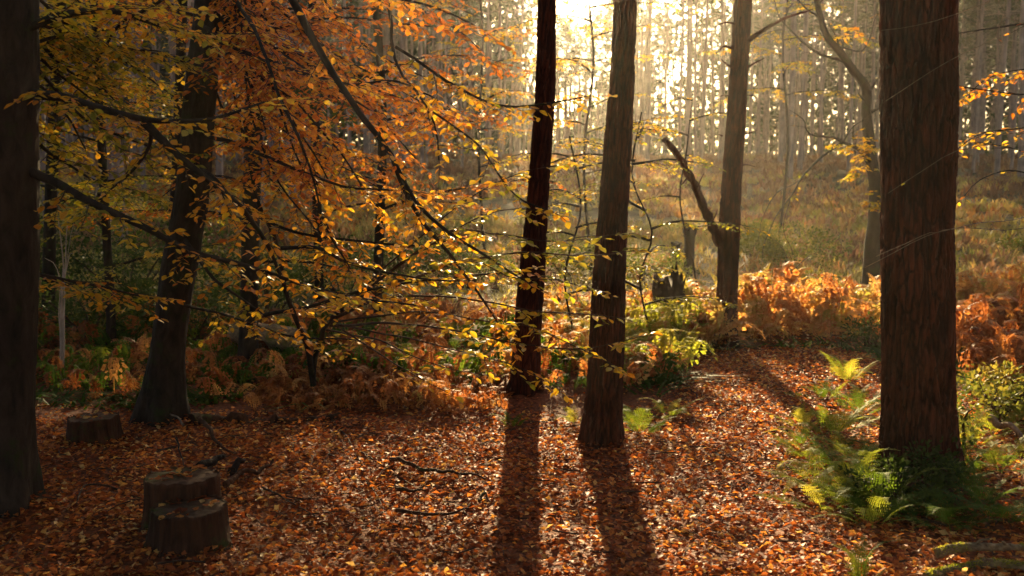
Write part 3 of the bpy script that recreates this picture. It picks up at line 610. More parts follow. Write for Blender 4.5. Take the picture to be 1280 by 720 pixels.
TW.build('twigs', M['twig'], T)['kind'] = 'stuff'; put_leaves(FO, T, M['leaf'], single=120)

# pale dead stems at the left
sb = ground(77, 478)
T = empty('dead_sapling', sb, 'bundle of thin pale dead stems with bent twigs right of the left-hand trunk', 'dead sapling')
for pts, r in ([((77, 478), (76, 400), (79, 330), (72, 272)), .016], [((79, 478), (80, 400), (82, 320), (84, 275)), .014], [((76, 470), (78, 380), (74, 345), (66, 327), (56, 322)), .01], [((80, 350), (84, 330), (87, 318), (92, 317)), .012], [((78, 440), (74, 380), (88, 300), (93, 272)), .006]):
    stub(T, [at(x, y, sb.y) for x, y in pts], r, 'silver', 'stem')

# ================================================================== FAR STAND OF PINES
rs = random.Random(99); FARPOS = []
taz = math.tan(SUN_AZ)
def far_wood():
    """the wood beyond the crest: one mass of twig and needle clumps over bare stems, open where the sun stands"""
    g = np.random.default_rng(3); N = 34000
    x = g.uniform(-105, 105, N); y = g.uniform(104, 150, N); z = 5 + 21 * g.random(N) ** .85
    L = x - y * taz
    dn = .5 + .5 * np.sin(x * .9 + 2 * np.sin(x * .37)) * np.sin(z * .7 + x * .3)
    k = ((L < -2.8) | (L > 6.5) | (z < 9.5 + 5 * np.abs(L - 1.5) / 5.5)) & (g.random(N) < .4 + .6 * dn) & ((L < 5) | (g.random(N) < .6)) & ((L < 5) | (L > 22) | (z < 13) | (g.random(N) < .5)); k |= (g.random(N) < .03)
    x, y, z = x[k], y[k], z[k]; m = 9; n = len(x)
    c = np.repeat(np.stack([x, y, z], -1), m, 0) + g.normal(0, 1, (n * m, 3)) * [.9, .9, .8]
    mb = MB(); scatter(mb, LEAF4_V * np.array([.8, 1, 1]), LEAF4_F, mats_from(c, g.normal(0, 1, (n * m, 3)), g.normal(0, 1, (n * m, 3)), g.uniform(.45, 1.25, n * m)), c, np.repeat(g.random(n), m) * .8)
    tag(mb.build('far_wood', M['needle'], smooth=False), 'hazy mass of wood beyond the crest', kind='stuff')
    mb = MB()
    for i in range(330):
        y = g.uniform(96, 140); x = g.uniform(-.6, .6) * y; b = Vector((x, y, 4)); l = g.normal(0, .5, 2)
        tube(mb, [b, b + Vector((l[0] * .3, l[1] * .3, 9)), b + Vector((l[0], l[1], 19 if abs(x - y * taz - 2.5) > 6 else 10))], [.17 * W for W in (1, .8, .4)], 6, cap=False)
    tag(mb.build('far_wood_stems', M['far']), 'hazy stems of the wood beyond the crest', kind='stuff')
far_wood()
def add_far(x, y, s=1.0, grp='pines of the far stand beyond the clearing', lab='slender pale-stemmed pine among many in the far stand beyond the clearing'):
    for a, b in FARPOS:
        if (a - x) ** 2 + (b - y) ** 2 < 1.1: return False
    FARPOS.append((x, y)); k = len(FARPOS)
    root = empty('pine_tree', (x, y, H(x, y)), lab, 'pine tree', grp)
    rz = rs.uniform(0, 6.28); root.rotation_euler = (0, 0, rz); root.scale = (s, s, s)
    t = bpy.data.objects.new('trunk', FARTRUNK[k % 6]); col.objects.link(t); t.parent = root; t.rotation_euler[2] = rs.uniform(0, 6)
    c = CROWN[k % 5]
    for nm, me in (('branches', c[0]), ('needles', c[1])):
        if nm == 'needles' and 5 < x - y * taz < 20 and rs.random() < .6: continue     # needles left off to let sun through to the clearing
        o = bpy.data.objects.new(nm, me); col.objects.link(o); o.parent = root; o['kind'] = 'stuff'
        if nm == 'needles' : o.rotation_euler = (0, 0, 0)
    return True
def lane(x, y):                     # distance right of the line that the sun's rays take to the foot of the camera
    return x - y * taz
n = 0
while n < 225:
    y = 50 + 58 * rs.random() ** 1.05; x = rs.uniform(-0.62, 0.62) * y
    px, py, fw = proj([(x, y, 5)]); L = lane(x, y)
    if -2 < L < 5.2: continue
    if 5.2 <= L < 9 and rs.random() < .5: continue
    if y < 62 and x < 8 and x > -4: continue
    if add_far(x, y, rs.uniform(.85, 1.2)): n += 1
n = 0                                # low young pines where the sun looks over
while n < 22:
    y = rs.uniform(74, 102); x = y * taz + rs.uniform(-2.5, 8)
    if add_far(x, y, rs.uniform(.45, .62), 'low young pines under the sun glare', 'low young pine at the far edge of the clearing, right under the sun glare'): n += 1
n = 0                                # the wood closes in on the left
while n < 27:
    y = rs.uniform(19, 47); x = -rs.uniform(0.18 * y, 0.6 * y) - 1
    if lane(x, y) > -6: continue
    if add_far(x, y, rs.uniform(.85, 1.15), 'pines crowding the left side behind the beeches', 'dark pine in the crowded wood at the left behind the orange beeches'): n += 1

n = 0                                # pines round and behind the camera, added mostly unseen to cut sky light
while n < 100:
    y = rs.uniform(-26, 16); x = rs.uniform(-26, 26)
    if abs(x) < 0.6 * max(y, 0) + 2.2: continue
    if -1.5 < y < 2 and abs(x) < 3: continue
    if add_far(x, y, rs.uniform(1, 1.3), 'pines added around the leaf carpet to block sky light', 'tall pine of the surrounding wood, added mostly out of view to block sky light'): n += 1

# ================================================================== GROUND COVER
def noise2(x, y, f, s=0): return np.sin(x * f + 1.7 * np.sin(y * f * .7 + s)) * np.sin(y * f * 1.1 + 1.3 * np.sin(x * f * .8 + s * 2))
def litter_edge(x):                 # the far edge of the bare leaf carpet
    return np.interp(x, [-9, -3, -1.2, 0.2, 1.0, 1.7, 2.1, 4.2, 4.8, 9], [8.4, 8.7, 8.8, 8.9, 8.6, 10.0, 12.6, 12.8, 9.5, 8.0])
def litter(N, y0, y1, size, det, sd, spread):
    g = np.random.default_rng(sd)
    y = np.sqrt(g.uniform(y0 ** 2, y1 ** 2, N)); x = g.uniform(-1, 1, N) * (0.62 * y + .7)
    k = (y < litter_edge(x) + 0.25 * g.normal(size=N)) | (g.random(N) < spread); x, y = x[k], y[k]; n = len(x)
    az = g.uniform(0, 2 * np.pi, n); tl = g.normal(0, .38, n)
    d = np.stack([np.cos(az), np.sin(az), np.sin(tl) * .8], -1); nr = np.stack([g.normal(0, .42, n), g.normal(0, .42, n), np.ones(n)], -1)
    s = size * g.uniform(.5, 1.35, n) ** 1.2; T = np.stack([x, y, hgt(x, y) + 0.004 + g.random(n) ** 2 * 0.035], -1)
    a = np.clip(0.5 + 0.27 * g.normal(size=n) + 0.1 * noise2(x, y, 1.3) + .08 * noise2(x, y, 4.1), 0, 1)
    mb = MB(); tv, tf = (CURL_V, CURL_F) if det else (LEAF4_V * np.array([1.1, 1, 1.6]), LEAF4_F)
    scatter(mb, tv, tf, mats_from(T, d, nr, s), T, a)
    return tag(mb.build('fallen_leaves', M['litter'], smooth=False), 'carpet of rust-brown fallen beech leaves', kind='stuff')
litter(40000, 3.0, 5.2, .041, True, 1, 0)
litter(175000, 5.0, 14.5, .045, False, 2, .1)

def twig_litter():
    g = np.random.default_rng(8); mb = MB()
    for i in range(900):
        y = 3 + 9 * math.sqrt(g.random()); x = g.uniform(-.58, .58) * y
        if y > litter_edge(x): continue
        a = g.uniform(0, 6.28); L = g.uniform(.05, .3); d = Vector((math.cos(a), math.sin(a), 0)); e = Vector((-d.y, d.x, 0)); p = Vector((x, y, 0)); q = [p, p + d * L * .5 + e * L * g.normal(0, .12), p + d * L + e * L * g.normal(0, .2)]
        q = [Vector((v.x, v.y, H(v.x, v.y) + .025 + .012 * g.random())) for v in q]
        tube(mb, q, [.004 * g.uniform(.5, 1.5)] * 3, 4, g.random())
    tag(mb.build('twig_litter', M['twig']), 'short broken twigs among the fallen leaves', kind='stuff')
twig_litter()

def frond(L=1.0, n=16, k=6, Wd=.26, arch=.35, seed=0, dry=False):
    """a bipinnate frond lying along +Y; returns verts, tris"""
    r = random.Random(seed); V = []; Fc = []
    def pt(t):
        return Vector((0.04 * math.sin(t * 3 + seed), L * (t - 0.12 * t * t * arch), L * arch * (math.sin(t * 2.4) * 0.55 - 0.35 * t * t)))
    w = .006
    for i in range(9):
        p = pt(i / 8); V += [p + Vector((-w, 0, 0)), p + Vector((w, 0, 0.002))]
        if i: b = len(V) - 4; Fc += [(b, b + 1, b + 3), (b, b + 3, b + 2)]
        w *= .85
    for i in range(n):
        t = 0.2 + 0.78 * (i / (n - 1)); p = pt(t); tg = (pt(min(1, t + .03)) - pt(t - .03)).normalized()
        ln = L * Wd * (min(1, (1 - t) * 1.45 + 0.06)) * r.uniform(.85, 1.1) * (1.0 if t > .28 else .75)
        for s in (-1, 1):
            sd = Vector((s, 0.42 + r.uniform(-.15, .15), 0)).normalized(); dz = r.uniform(-.32, .12) - (.45 if dry else 0)
            q = [p, p + (sd + Vector((0, 0, dz * .3))) * ln * .5, p + (sd + Vector((0, 0, dz))) * ln]
            if dry: q[2] += Vector((r.uniform(-.1, .1), r.uniform(-.1, .1), 0)) * ln
            if k == 0:
                b = len(V); wv = tg * ln * .17; V += [q[0] - wv, q[0] + wv, q[1] - wv, q[1] + wv, q[2]]
                Fc += [(b, b + 1, b + 3), (b, b + 3, b + 2), (b + 2, b + 3, b + 4)]; continue
            for m in range(k):
                u = (m + .4) / k; c0 = q[0].lerp(q[1], u * 2) if u < .5 else q[1].lerp(q[2], u * 2 - 1)
                dr = (q[2] - q[0]).normalized(); ll = L * (.055 if dry else .046) * (1.15 - u) * (1.2 if k < 5 else 1) * r.uniform(.8, 1.15) * (6 / k) ** .35
                hw = dr * (ln / k) * (.48 if dry else .34)
                for e in (-1, 1):
                    b = len(V); tip = c0 + tg * e * ll + dr * ll * .35 + Vector((0, 0, r.uniform(-.25, .1) * ll * (3 if dry else 1)))
                    V += [c0 - hw, c0 + hw, tip]; Fc += [(b, b + 1, b + 2)]
    return np.array([tuple(v) for v in V]), np.array(Fc)
FR_D = [frond(1, 12, 2, .3, .3 + .35 * i, i, True) for i in range(4)]
FR_F = [frond(1, 12, 0, .3, .3 + .3 * i, i, True) for i in range(3)]
FR_G = [frond(1, 20, 6, .22, .2 + .14 * i, 10 + i) for i in range(4)]
def fronds(x, y, tmpl, size, g, tilt=(.2, 1.2), lift=0.1, hue=.5, hv=.2):
    mb = MB(); n = len(x); idx = g.integers(0, len(tmpl), n); az = g.uniform(0, 2 * np.pi, n); el = g.uniform(*tilt, n)
    cl = .5 + .5 * noise2(x, y, 1.5, 4); s = size * g.uniform(.55, 1.15, n) * (.55 + .75 * cl); T = np.stack([x, y, hgt(x, y) + lift * g.random(n) * cl], -1)
    d = np.stack([np.cos(az) * np.cos(el), np.sin(az) * np.cos(el), np.sin(el)], -1)
    nr = np.stack([-np.cos(az) * np.sin(el), -np.sin(az) * np.sin(el), np.cos(el)], -1) + g.normal(0, .25, (n, 3))
    a = np.clip(hue + hv * g.normal(size=n) + .16 * noise2(x, y, 2.3, 1), 0, 1)
    for k, (tv, tf) in enumerate(tmpl):
        m = idx == k
        if m.any():
            aa = np.clip(np.repeat(a[m], len(tv)) + g.normal(0, .05, m.sum() * len(tv)), 0, 1)
            scatter(mb, tv, tf, mats_from(T[m], d[m], nr[m], s[m]), T[m], aa.reshape(m.sum(), -1).ravel()) if False else scatter2(mb, tv, tf, mats_from(T[m], d[m], nr[m], s[m]), T[m], aa)
    return mb
def scatter2(mb, tv, tf, Mx, T, av):
    N = len(T); k = len(tv); V = np.einsum('nij,kj->nki', Mx, tv) + T[:, None, :]
    f = (np.asarray(tf)[None] + (np.arange(N) * k)[:, None, None]).reshape(-1, 3); mb.add(V.reshape(-1, 3), f, av)
def region(N, poly, g):
    p = np.array(poly); x = g.uniform(p[:, 0].min(), p[:, 0].max(), N * 4); y = g.uniform(p[:, 1].min(), p[:, 1].max(), N * 4)
    ins = np.zeros(len(x), bool); j = len(p) - 1
    for i in range(len(p)):
        c_ = ((p[i, 1] > y) != (p[j, 1] > y)) & (x < (p[j, 0] - p[i, 0]) * (y - p[i, 1]) / (p[j, 1] - p[i, 1] + 1e-9) + p[i, 0]); ins ^= c_; j = i
    return x[ins][:N], y[ins][:N]
g = np.random.default_rng(5)
# golden bracken round the stubbed pine
x, y = region(1100, [(.9, 9.6), (1.7, 10.3), (2.1, 12.7), (2.8, 12.8), (2.8, 16.5), (.2, 16.5), (.6, 12)], g)
tag(fronds(x, y, FR_D, .45, g, (.1, 1.2), .15, .7, .2).build('bracken', M['rust'], smooth=False), 'low golden bracken right of the middle pine', kind='stuff')
x, y = region(1750, [(2.5, 12.8), (3.2, 13.2), (4.4, 13), (5.4, 13), (9, 13), (9, 17.5), (2.5, 17.5)], g)
tag(fronds(x, y, FR_D, .6, g, (.1, 1.25), .4, .74, .17).build('bracken', M['rust'], smooth=False), 'golden autumn bracken bed round the stubbed pine', kind='stuff')
# rust bracken at the right
x, y = region(850, [(4.6, 9.2), (9, 8.6), (10, 14), (5.2, 14)], g)
tag(fronds(x, y, FR_D, .58, g, (.1, 1.2), .45, .36, .18).build('bracken', M['rust'], smooth=False), 'rusty bracken beyond the thick right pine', kind='stuff')
# dull bracken left
x, y = region(520, [(-2.4, 8.95), (-.05, 9.0), (-.1, 10.2), (-2.6, 10.4)], g)
tag(fronds(x, y, FR_D, .36, g, (.05, 1.1), .12, .36, .2).build('bracken', M['rust'], smooth=False), 'low rusty bracken fringe at the back edge of the leaf carpet, left of the dark slim pine', kind='stuff')
x, y = region(750, [(-1.9, 9.7), (.3, 9.6), (1.0, 10), (.7, 15), (-6, 15), (-9, 10), (-3.4, 9.4)], g)
tag(fronds(x, y, FR_D, .5, g, (.05, 1.1), .15, .38, .22).build('bracken', M['rust'], smooth=False), 'low rusty bracken behind the leaf carpet at the left', kind='stuff')
x, y = region(1100, [(-2.5, 9.9), (1.6, 9.8), (1.7, 13), (-7, 14), (-8, 9.6)], g)
tag(fronds(x, y, FR_D, .42, g, (.1, 1.1), .1, .28, .2).build('ferns', M['fern'], smooth=False), 'low green fern growth among the rusty bracken', kind='stuff')
x, y = region(300, [(.9, 10), (1.9, 10.6), (2.4, 13.5), (1.0, 14)], g)
tag(fronds(x, y, FR_D, .5, g, (.1, 1.1), .25, .85, .12).build('ferns', M['fern'], smooth=False), 'yellow-green fern growth between middle pine and stubbed pine', kind='stuff')

# grass tussocks and heath of the clearing
def tuft(n, h, seed, wd=.02):
    r = random.Random(seed); V = []; Fc = []
    for i in range(n):
        a = r.uniform(0, 6.28); l = r.uniform(.2, .9); hh = h * r.uniform(.5, 1); b = len(V); dx, dy = math.cos(a), math.sin(a)
        ox, oy = r.uniform(-.12, .12), r.uniform(-.12, .12)
        V += [(ox - dy * wd, oy + dx * wd, 0), (ox + dy * wd, oy - dx * wd, 0), (ox + dx * l * .3 - dy * wd * .7, oy + dy * l * .3 + dx * wd * .7, hh * .75), (ox + dx * l * .3 + dy * wd * .7, oy + dy * l * .3 - dx * wd * .7, hh * .75), (ox + dx * l * .8, oy + dy * l * .8, hh * .9)]
        Fc += [(b, b + 1, b + 3), (b, b + 3, b + 2), (b + 2, b + 3, b + 4)]
    return np.array(V), np.array(Fc)
def tufts(N, y0, y1, hgt_, mat, name, label, hue, sd, n=9, cond=None, wd=.02, wx=.62):
    g = np.random.default_rng(sd); y = np.sqrt(g.uniform(y0 ** 2, y1 ** 2, N)); x = g.uniform(-1, 1, N) * wx * y
    if cond is not None: k = cond(x, y, g); x, y = x[k], y[k]
    mb = MB()
    for k in range(3):
        m = np.arange(len(x)) % 3 == k; tv, tf = tuft(n, hgt_, sd * 7 + k, wd); c = m.sum(); az = g.uniform(0, 6.28, c)
        d = np.stack([np.cos(az), np.sin(az), np.zeros(c)], -1); T = np.stack([x[m], y[m], hgt(x[m], y[m]) - .02], -1)
        a = np.clip(hue + .22 * noise2(x[m], y[m], .5, sd) + .15 * noise2(x[m], y[m], 1.7, 3) + .12 * g.normal(size=c), 0, 1)
        scatter(mb, tv, tf, mats_from(T, d, np.tile([0, 0, 1.0], (c, 1)), g.uniform(.6, 1.3, c)), T, a)
    return tag(mb.build(name, M[mat], smooth=False), label, kind='stuff')
tufts(7500, 14, 36, .34, 'grass', 'grass', 'tussocky green and straw grass of the near clearing', .68, 3, cond=lambda x, y, g: (noise2(x, y, .7) + g.normal(0, .5, len(x)) > -.4) & ~((y < 17) & (x > 1)), wd=.014)
tufts(7500, 30, 56, .4, 'grass', 'grass', 'tussocky olive grass of the open clearing', .78, 4, cond=lambda x, y, g: noise2(x, y, .25) + g.normal(0, .35, len(x)) > -.35, wd=.03)
tufts(5600, 40, 85, .55, 'heath', 'heather', 'brown heather and dead bracken under the far stand', .45, 5, n=10, cond=lambda x, y, g: y > 44 + 5 * noise2(x, y, .2), wd=.04)
tufts(4200, 15, 46, .5, 'heath', 'heather', 'brown heather clumps scattered over the clearing', .55, 6, n=10, cond=lambda x, y, g: noise2(x, y, .35, 2) + g.normal(0, .3, len(x)) > .35, wd=.03)
tufts(2600, 9.3, 13.5, .14, 'fern', 'herbs', 'low green herbs along the edge of the leaf carpet', .15, 7, n=7, cond=lambda x, y, g: (y > litter_edge(x) + .1) & (abs(x) > 1.3) & (noise2(x, y, 1.6) + g.normal(0, .3, len(x)) > .2), wd=.018)

# ================================================================== SHRUBS
def shrub(c, rx, rz, label, hue, seed, mat='shrub', n=2600, leaf=.06, name='shrub', stems=9, cat='shrub'):
    r = random.Random(seed); T = empty(name, c, label, cat); sm = MB(); fo = Foliage()
    lobes = [(Vector((r.uniform(-.7, .7) * rx, r.uniform(-.7, .7) * rx, r.uniform(.2, .8) * rz)), r.uniform(.22, .5)) for _ in range(11)]
    for i in range(stems):
        lo = lobes[i % len(lobes)][0]; pts = [c + Vector((r.uniform(-.08, .08), r.uniform(-.08, .08), -.05)), c + lo * .5 + Vector((0, 0, .1)), c + lo]
        tube(sm, wobble(catmull(pts, 8), .03, 4), [.02 * (1 - .1 * k) for k in range(9)], 5, cap=False)
    sm.build('stems', M['twig'], T)['kind'] = 'stuff'
    for i in range(n):
        lo, s = lobes[r.randrange(len(lobes))]; v = Vector((r.gauss(0, 1), r.gauss(0, 1), r.gauss(0, 1))).normalized() * (r.random() ** .4)
        p = c + lo + Vector((v.x * s * rx, v.y * s * rx, v.z * s * rz * .8)); p.z = max(p.z, c.z + .03)
        h = hue + .16 * mnoise.noise(p * 2.2) + r.gauss(0, .1)
        fo.add(p, v + Vector((r.uniform(-.8, .8), r.uniform(-.8, .8), r.uniform(-.5, .8))), (r.uniform(-1, 1), r.uniform(-1, 1), 1), leaf * r.uniform(.6, 1.3), h)
    put_leaves(fo, T, M[mat], low=True); return T
def G(px, py): return ground(px, py)
def gx(px, D): x = (px - 640) / F * D; return Vector((x, D, H(x, D)))
shrub(gx(992, 24), 1.35, 1.25, 'round green scrub bush with sunlit top in the clearing, left of the crooked tree', .75, 1, n=3400, leaf=.08)
shrub(gx(940, 26), .9, .8, 'lower scrub bush beside the stubbed pine in the clearing', .7, 2, n=1500, leaf=.08)
shrub(gx(1020, 19.5), .7, .5, 'small yellow-green bush in front of the round green scrub', .85, 3, n=900)
shrub(gx(585, 20), 1.0, .8, 'low green bush beyond the end of the arching limb', .6, 4, n=1500, leaf=.07)
shrub(gx(700, 22), 1.1, .8, 'grey-green bush seen between the two slim pines', .6, 5, n=1500, leaf=.07)
shrub(gx(815, 20.5), 1.0, .75, 'green bush behind the dark rootball', .62, 6, n=1500, leaf=.07)
shrub(gx(1092, 12.6), .45, .5, 'dark leafy bush against the left side of the thick right pine', .4, 7, n=900, leaf=.05)
shrub(gx(110, 13), 1.3, 1.0, 'dark holly mound right of the left-hand trunk', .35, 8, n=2600)
shrub(gx(245, 13.4), 1.1, .9, 'dark holly mound behind the leaning beech', .38, 9, n=2200)
shrub(gx(160, 16), 1.7, 1.7, 'tall dark green holly behind the pale dead stems', .35, 10, n=3600, leaf=.07)
shrub(gx(330, 15.5), 1.4, 1.3, 'dark green holly under the rusty beech leaves', .42, 11, n=2800, leaf=.07)
shrub(gx(430, 18.5), 1.5, 1.1, 'green bush behind the arching limbs at the left', .5, 12, n=2400, leaf=.07)
shrub(gx(510, 23), 1.6, 1.0, 'brownish bush beyond the rusty beech leaves', .55, 13, n=2000, leaf=.08)
shrub(gx(30, 16), 1.5, 1.9, 'tall dark holly behind the left-hand trunk', .3, 14, n=2600, leaf=.07)
shrub(gx(1128, 6.35), .3, .3, 'low dark undergrowth pressed against the front of the thick pine foot', .25, 17, n=900, leaf=.04)
shrub(gx(1200, 6.45), .34, .32, 'low dark undergrowth at the front right of the thick pine foot', .2, 18, n=900, leaf=.04)
shrub(gx(1245, 8.6), .55, .55, 'leafy bright green bush at the right edge of the thick pine', .8, 15, n=1500, leaf=.055)
shrub(gx(1205, 7.5), .28, .55, 'small-leaved green sprout hugging the right side of the thick pine', .7, 16, n=600, leaf=.045)

# scrub of the clearing: a few bush shapes, each copied about
BUSH = []
for k, (hue, w_, h_) in enumerate([(.75, .8, .6), (.45, .9, .9), (.95, .7, .45), (.6, 1.1, .7)]):
    BUSH.append((shrub(Vector((14 + 3.1 * k, 27 + 2.2 * k, H(14 + 3.1 * k, 27 + 2.2 * k))), w_, h_, '', hue, 60 + k, n=1000, leaf=.09, stems=5)))
KINDS = ['small sunlit scrub bush dotted over the clearing', 'dark scrub bush dotted over the clearing', 'low straw-coloured scrub bush dotted over the clearing', 'broad green scrub bush dotted over the clearing']
r_ = random.Random(4); nb_ = 0
for k, b in enumerate(BUSH): b['label'] = KINDS[k]; b['category'] = 'shrub'; b['group'] = 'scrub bushes of the clearing'
while nb_ < 46:
    y = r_.uniform(19, 62); x = r_.uniform(-.35, .56) * y
    if y > 50 and nb_ % 2: y = r_.uniform(54, 66)
    k = nb_ % 4; c = BUSH[k].copy(); col.objects.link(c); s = r_.uniform(.6, 1.5) * (1 + (y - 20) / 60); c.location = (x, y, H(x, y) - .05); c.scale = (s, s, s * .9); c.rotation_euler = (0, 0, r_.uniform(0, 6.28))
    for ch in BUSH[k].children:
        o = ch.copy(); col.objects.link(o); o.parent = c
    nb_ += 1

# ================================================================== GREEN FERNS, frond by frond
FERN_ME = []
for k, (tv, tf) in enumerate(FR_G):
    for h in (.35, .55, .72, .92):  # darker hues also put the shade before the thick pine into the fronds
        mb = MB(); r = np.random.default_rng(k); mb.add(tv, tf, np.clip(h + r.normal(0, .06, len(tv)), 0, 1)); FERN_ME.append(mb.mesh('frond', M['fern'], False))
def fern(c, size, label, hue, seed, n=9, az=(0, 6.283), el=(.12, .8)):
    r = random.Random(seed); T = empty('fern', c, label, 'fern', 'green ferns on the leaf carpet')
    for i in range(n):
        a = az[0] + (az[1] - az[0]) * (i + r.uniform(.1, .9)) / n; e = r.uniform(*el); L = size * .98 * r.uniform(.55, 1.15)
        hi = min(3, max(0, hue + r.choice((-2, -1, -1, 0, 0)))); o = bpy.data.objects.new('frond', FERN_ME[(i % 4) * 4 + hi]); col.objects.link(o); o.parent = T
        d = Vector((math.cos(a) * math.cos(e), math.sin(a) * math.cos(e), math.sin(e))); nr = Vector((-math.cos(a) * math.sin(e), -math.sin(a) * math.sin(e), math.cos(e))) + Vector((r.gauss(0, .2), r.gauss(0, .2), 0))
        s = d.cross(nr).normalized(); nn = s.cross(d)
        m = Matrix((s, d, nn)).transposed() * L; m = m.to_4x4(); m.translation = Vector((math.cos(a) * .03, math.sin(a) * .03, -.01)); o.matrix_local = m
    return T
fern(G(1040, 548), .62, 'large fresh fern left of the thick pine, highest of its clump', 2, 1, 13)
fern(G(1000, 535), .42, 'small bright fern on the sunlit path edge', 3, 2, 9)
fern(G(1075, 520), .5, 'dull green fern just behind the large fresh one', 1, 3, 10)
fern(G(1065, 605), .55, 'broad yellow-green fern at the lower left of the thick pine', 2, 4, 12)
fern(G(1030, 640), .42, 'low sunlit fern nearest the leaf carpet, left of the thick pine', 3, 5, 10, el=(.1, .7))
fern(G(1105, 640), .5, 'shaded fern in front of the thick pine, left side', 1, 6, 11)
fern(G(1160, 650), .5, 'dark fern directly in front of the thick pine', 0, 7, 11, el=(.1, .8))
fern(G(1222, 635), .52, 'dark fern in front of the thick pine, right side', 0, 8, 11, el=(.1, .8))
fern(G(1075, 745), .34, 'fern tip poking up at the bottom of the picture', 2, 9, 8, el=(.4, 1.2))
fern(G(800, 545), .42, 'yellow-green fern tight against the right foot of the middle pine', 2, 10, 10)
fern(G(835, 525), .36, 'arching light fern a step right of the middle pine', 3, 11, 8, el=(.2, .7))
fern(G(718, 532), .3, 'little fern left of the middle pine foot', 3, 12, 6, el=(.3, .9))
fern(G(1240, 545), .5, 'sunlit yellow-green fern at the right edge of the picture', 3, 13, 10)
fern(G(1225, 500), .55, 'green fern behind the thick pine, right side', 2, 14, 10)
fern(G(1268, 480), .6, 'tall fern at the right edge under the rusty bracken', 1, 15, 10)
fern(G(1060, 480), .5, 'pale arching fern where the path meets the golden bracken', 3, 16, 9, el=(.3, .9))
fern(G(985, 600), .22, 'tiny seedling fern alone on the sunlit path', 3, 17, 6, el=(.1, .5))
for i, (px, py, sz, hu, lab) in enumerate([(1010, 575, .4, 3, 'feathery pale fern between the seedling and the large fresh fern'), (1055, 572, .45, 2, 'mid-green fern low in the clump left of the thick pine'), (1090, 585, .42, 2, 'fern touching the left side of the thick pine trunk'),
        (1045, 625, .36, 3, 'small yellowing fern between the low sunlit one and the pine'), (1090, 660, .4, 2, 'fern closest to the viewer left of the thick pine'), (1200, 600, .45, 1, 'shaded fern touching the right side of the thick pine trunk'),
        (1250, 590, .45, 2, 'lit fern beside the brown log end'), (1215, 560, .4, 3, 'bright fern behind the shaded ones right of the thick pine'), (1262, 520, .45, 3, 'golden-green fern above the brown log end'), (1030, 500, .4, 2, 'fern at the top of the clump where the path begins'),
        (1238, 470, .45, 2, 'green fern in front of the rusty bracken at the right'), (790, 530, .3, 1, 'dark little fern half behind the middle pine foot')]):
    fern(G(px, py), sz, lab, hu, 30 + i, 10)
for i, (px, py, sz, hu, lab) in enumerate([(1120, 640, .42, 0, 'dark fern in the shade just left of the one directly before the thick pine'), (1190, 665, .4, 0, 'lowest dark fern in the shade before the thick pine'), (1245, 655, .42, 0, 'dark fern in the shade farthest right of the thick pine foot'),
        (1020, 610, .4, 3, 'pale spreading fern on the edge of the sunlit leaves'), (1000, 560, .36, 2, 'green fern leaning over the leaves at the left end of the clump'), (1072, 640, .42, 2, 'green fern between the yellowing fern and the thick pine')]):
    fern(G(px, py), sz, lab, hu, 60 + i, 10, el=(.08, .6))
fern(G(640, 535), .24, 'little green fern in front of the dark slim pine', 1, 18, 7, el=(.2, .8))

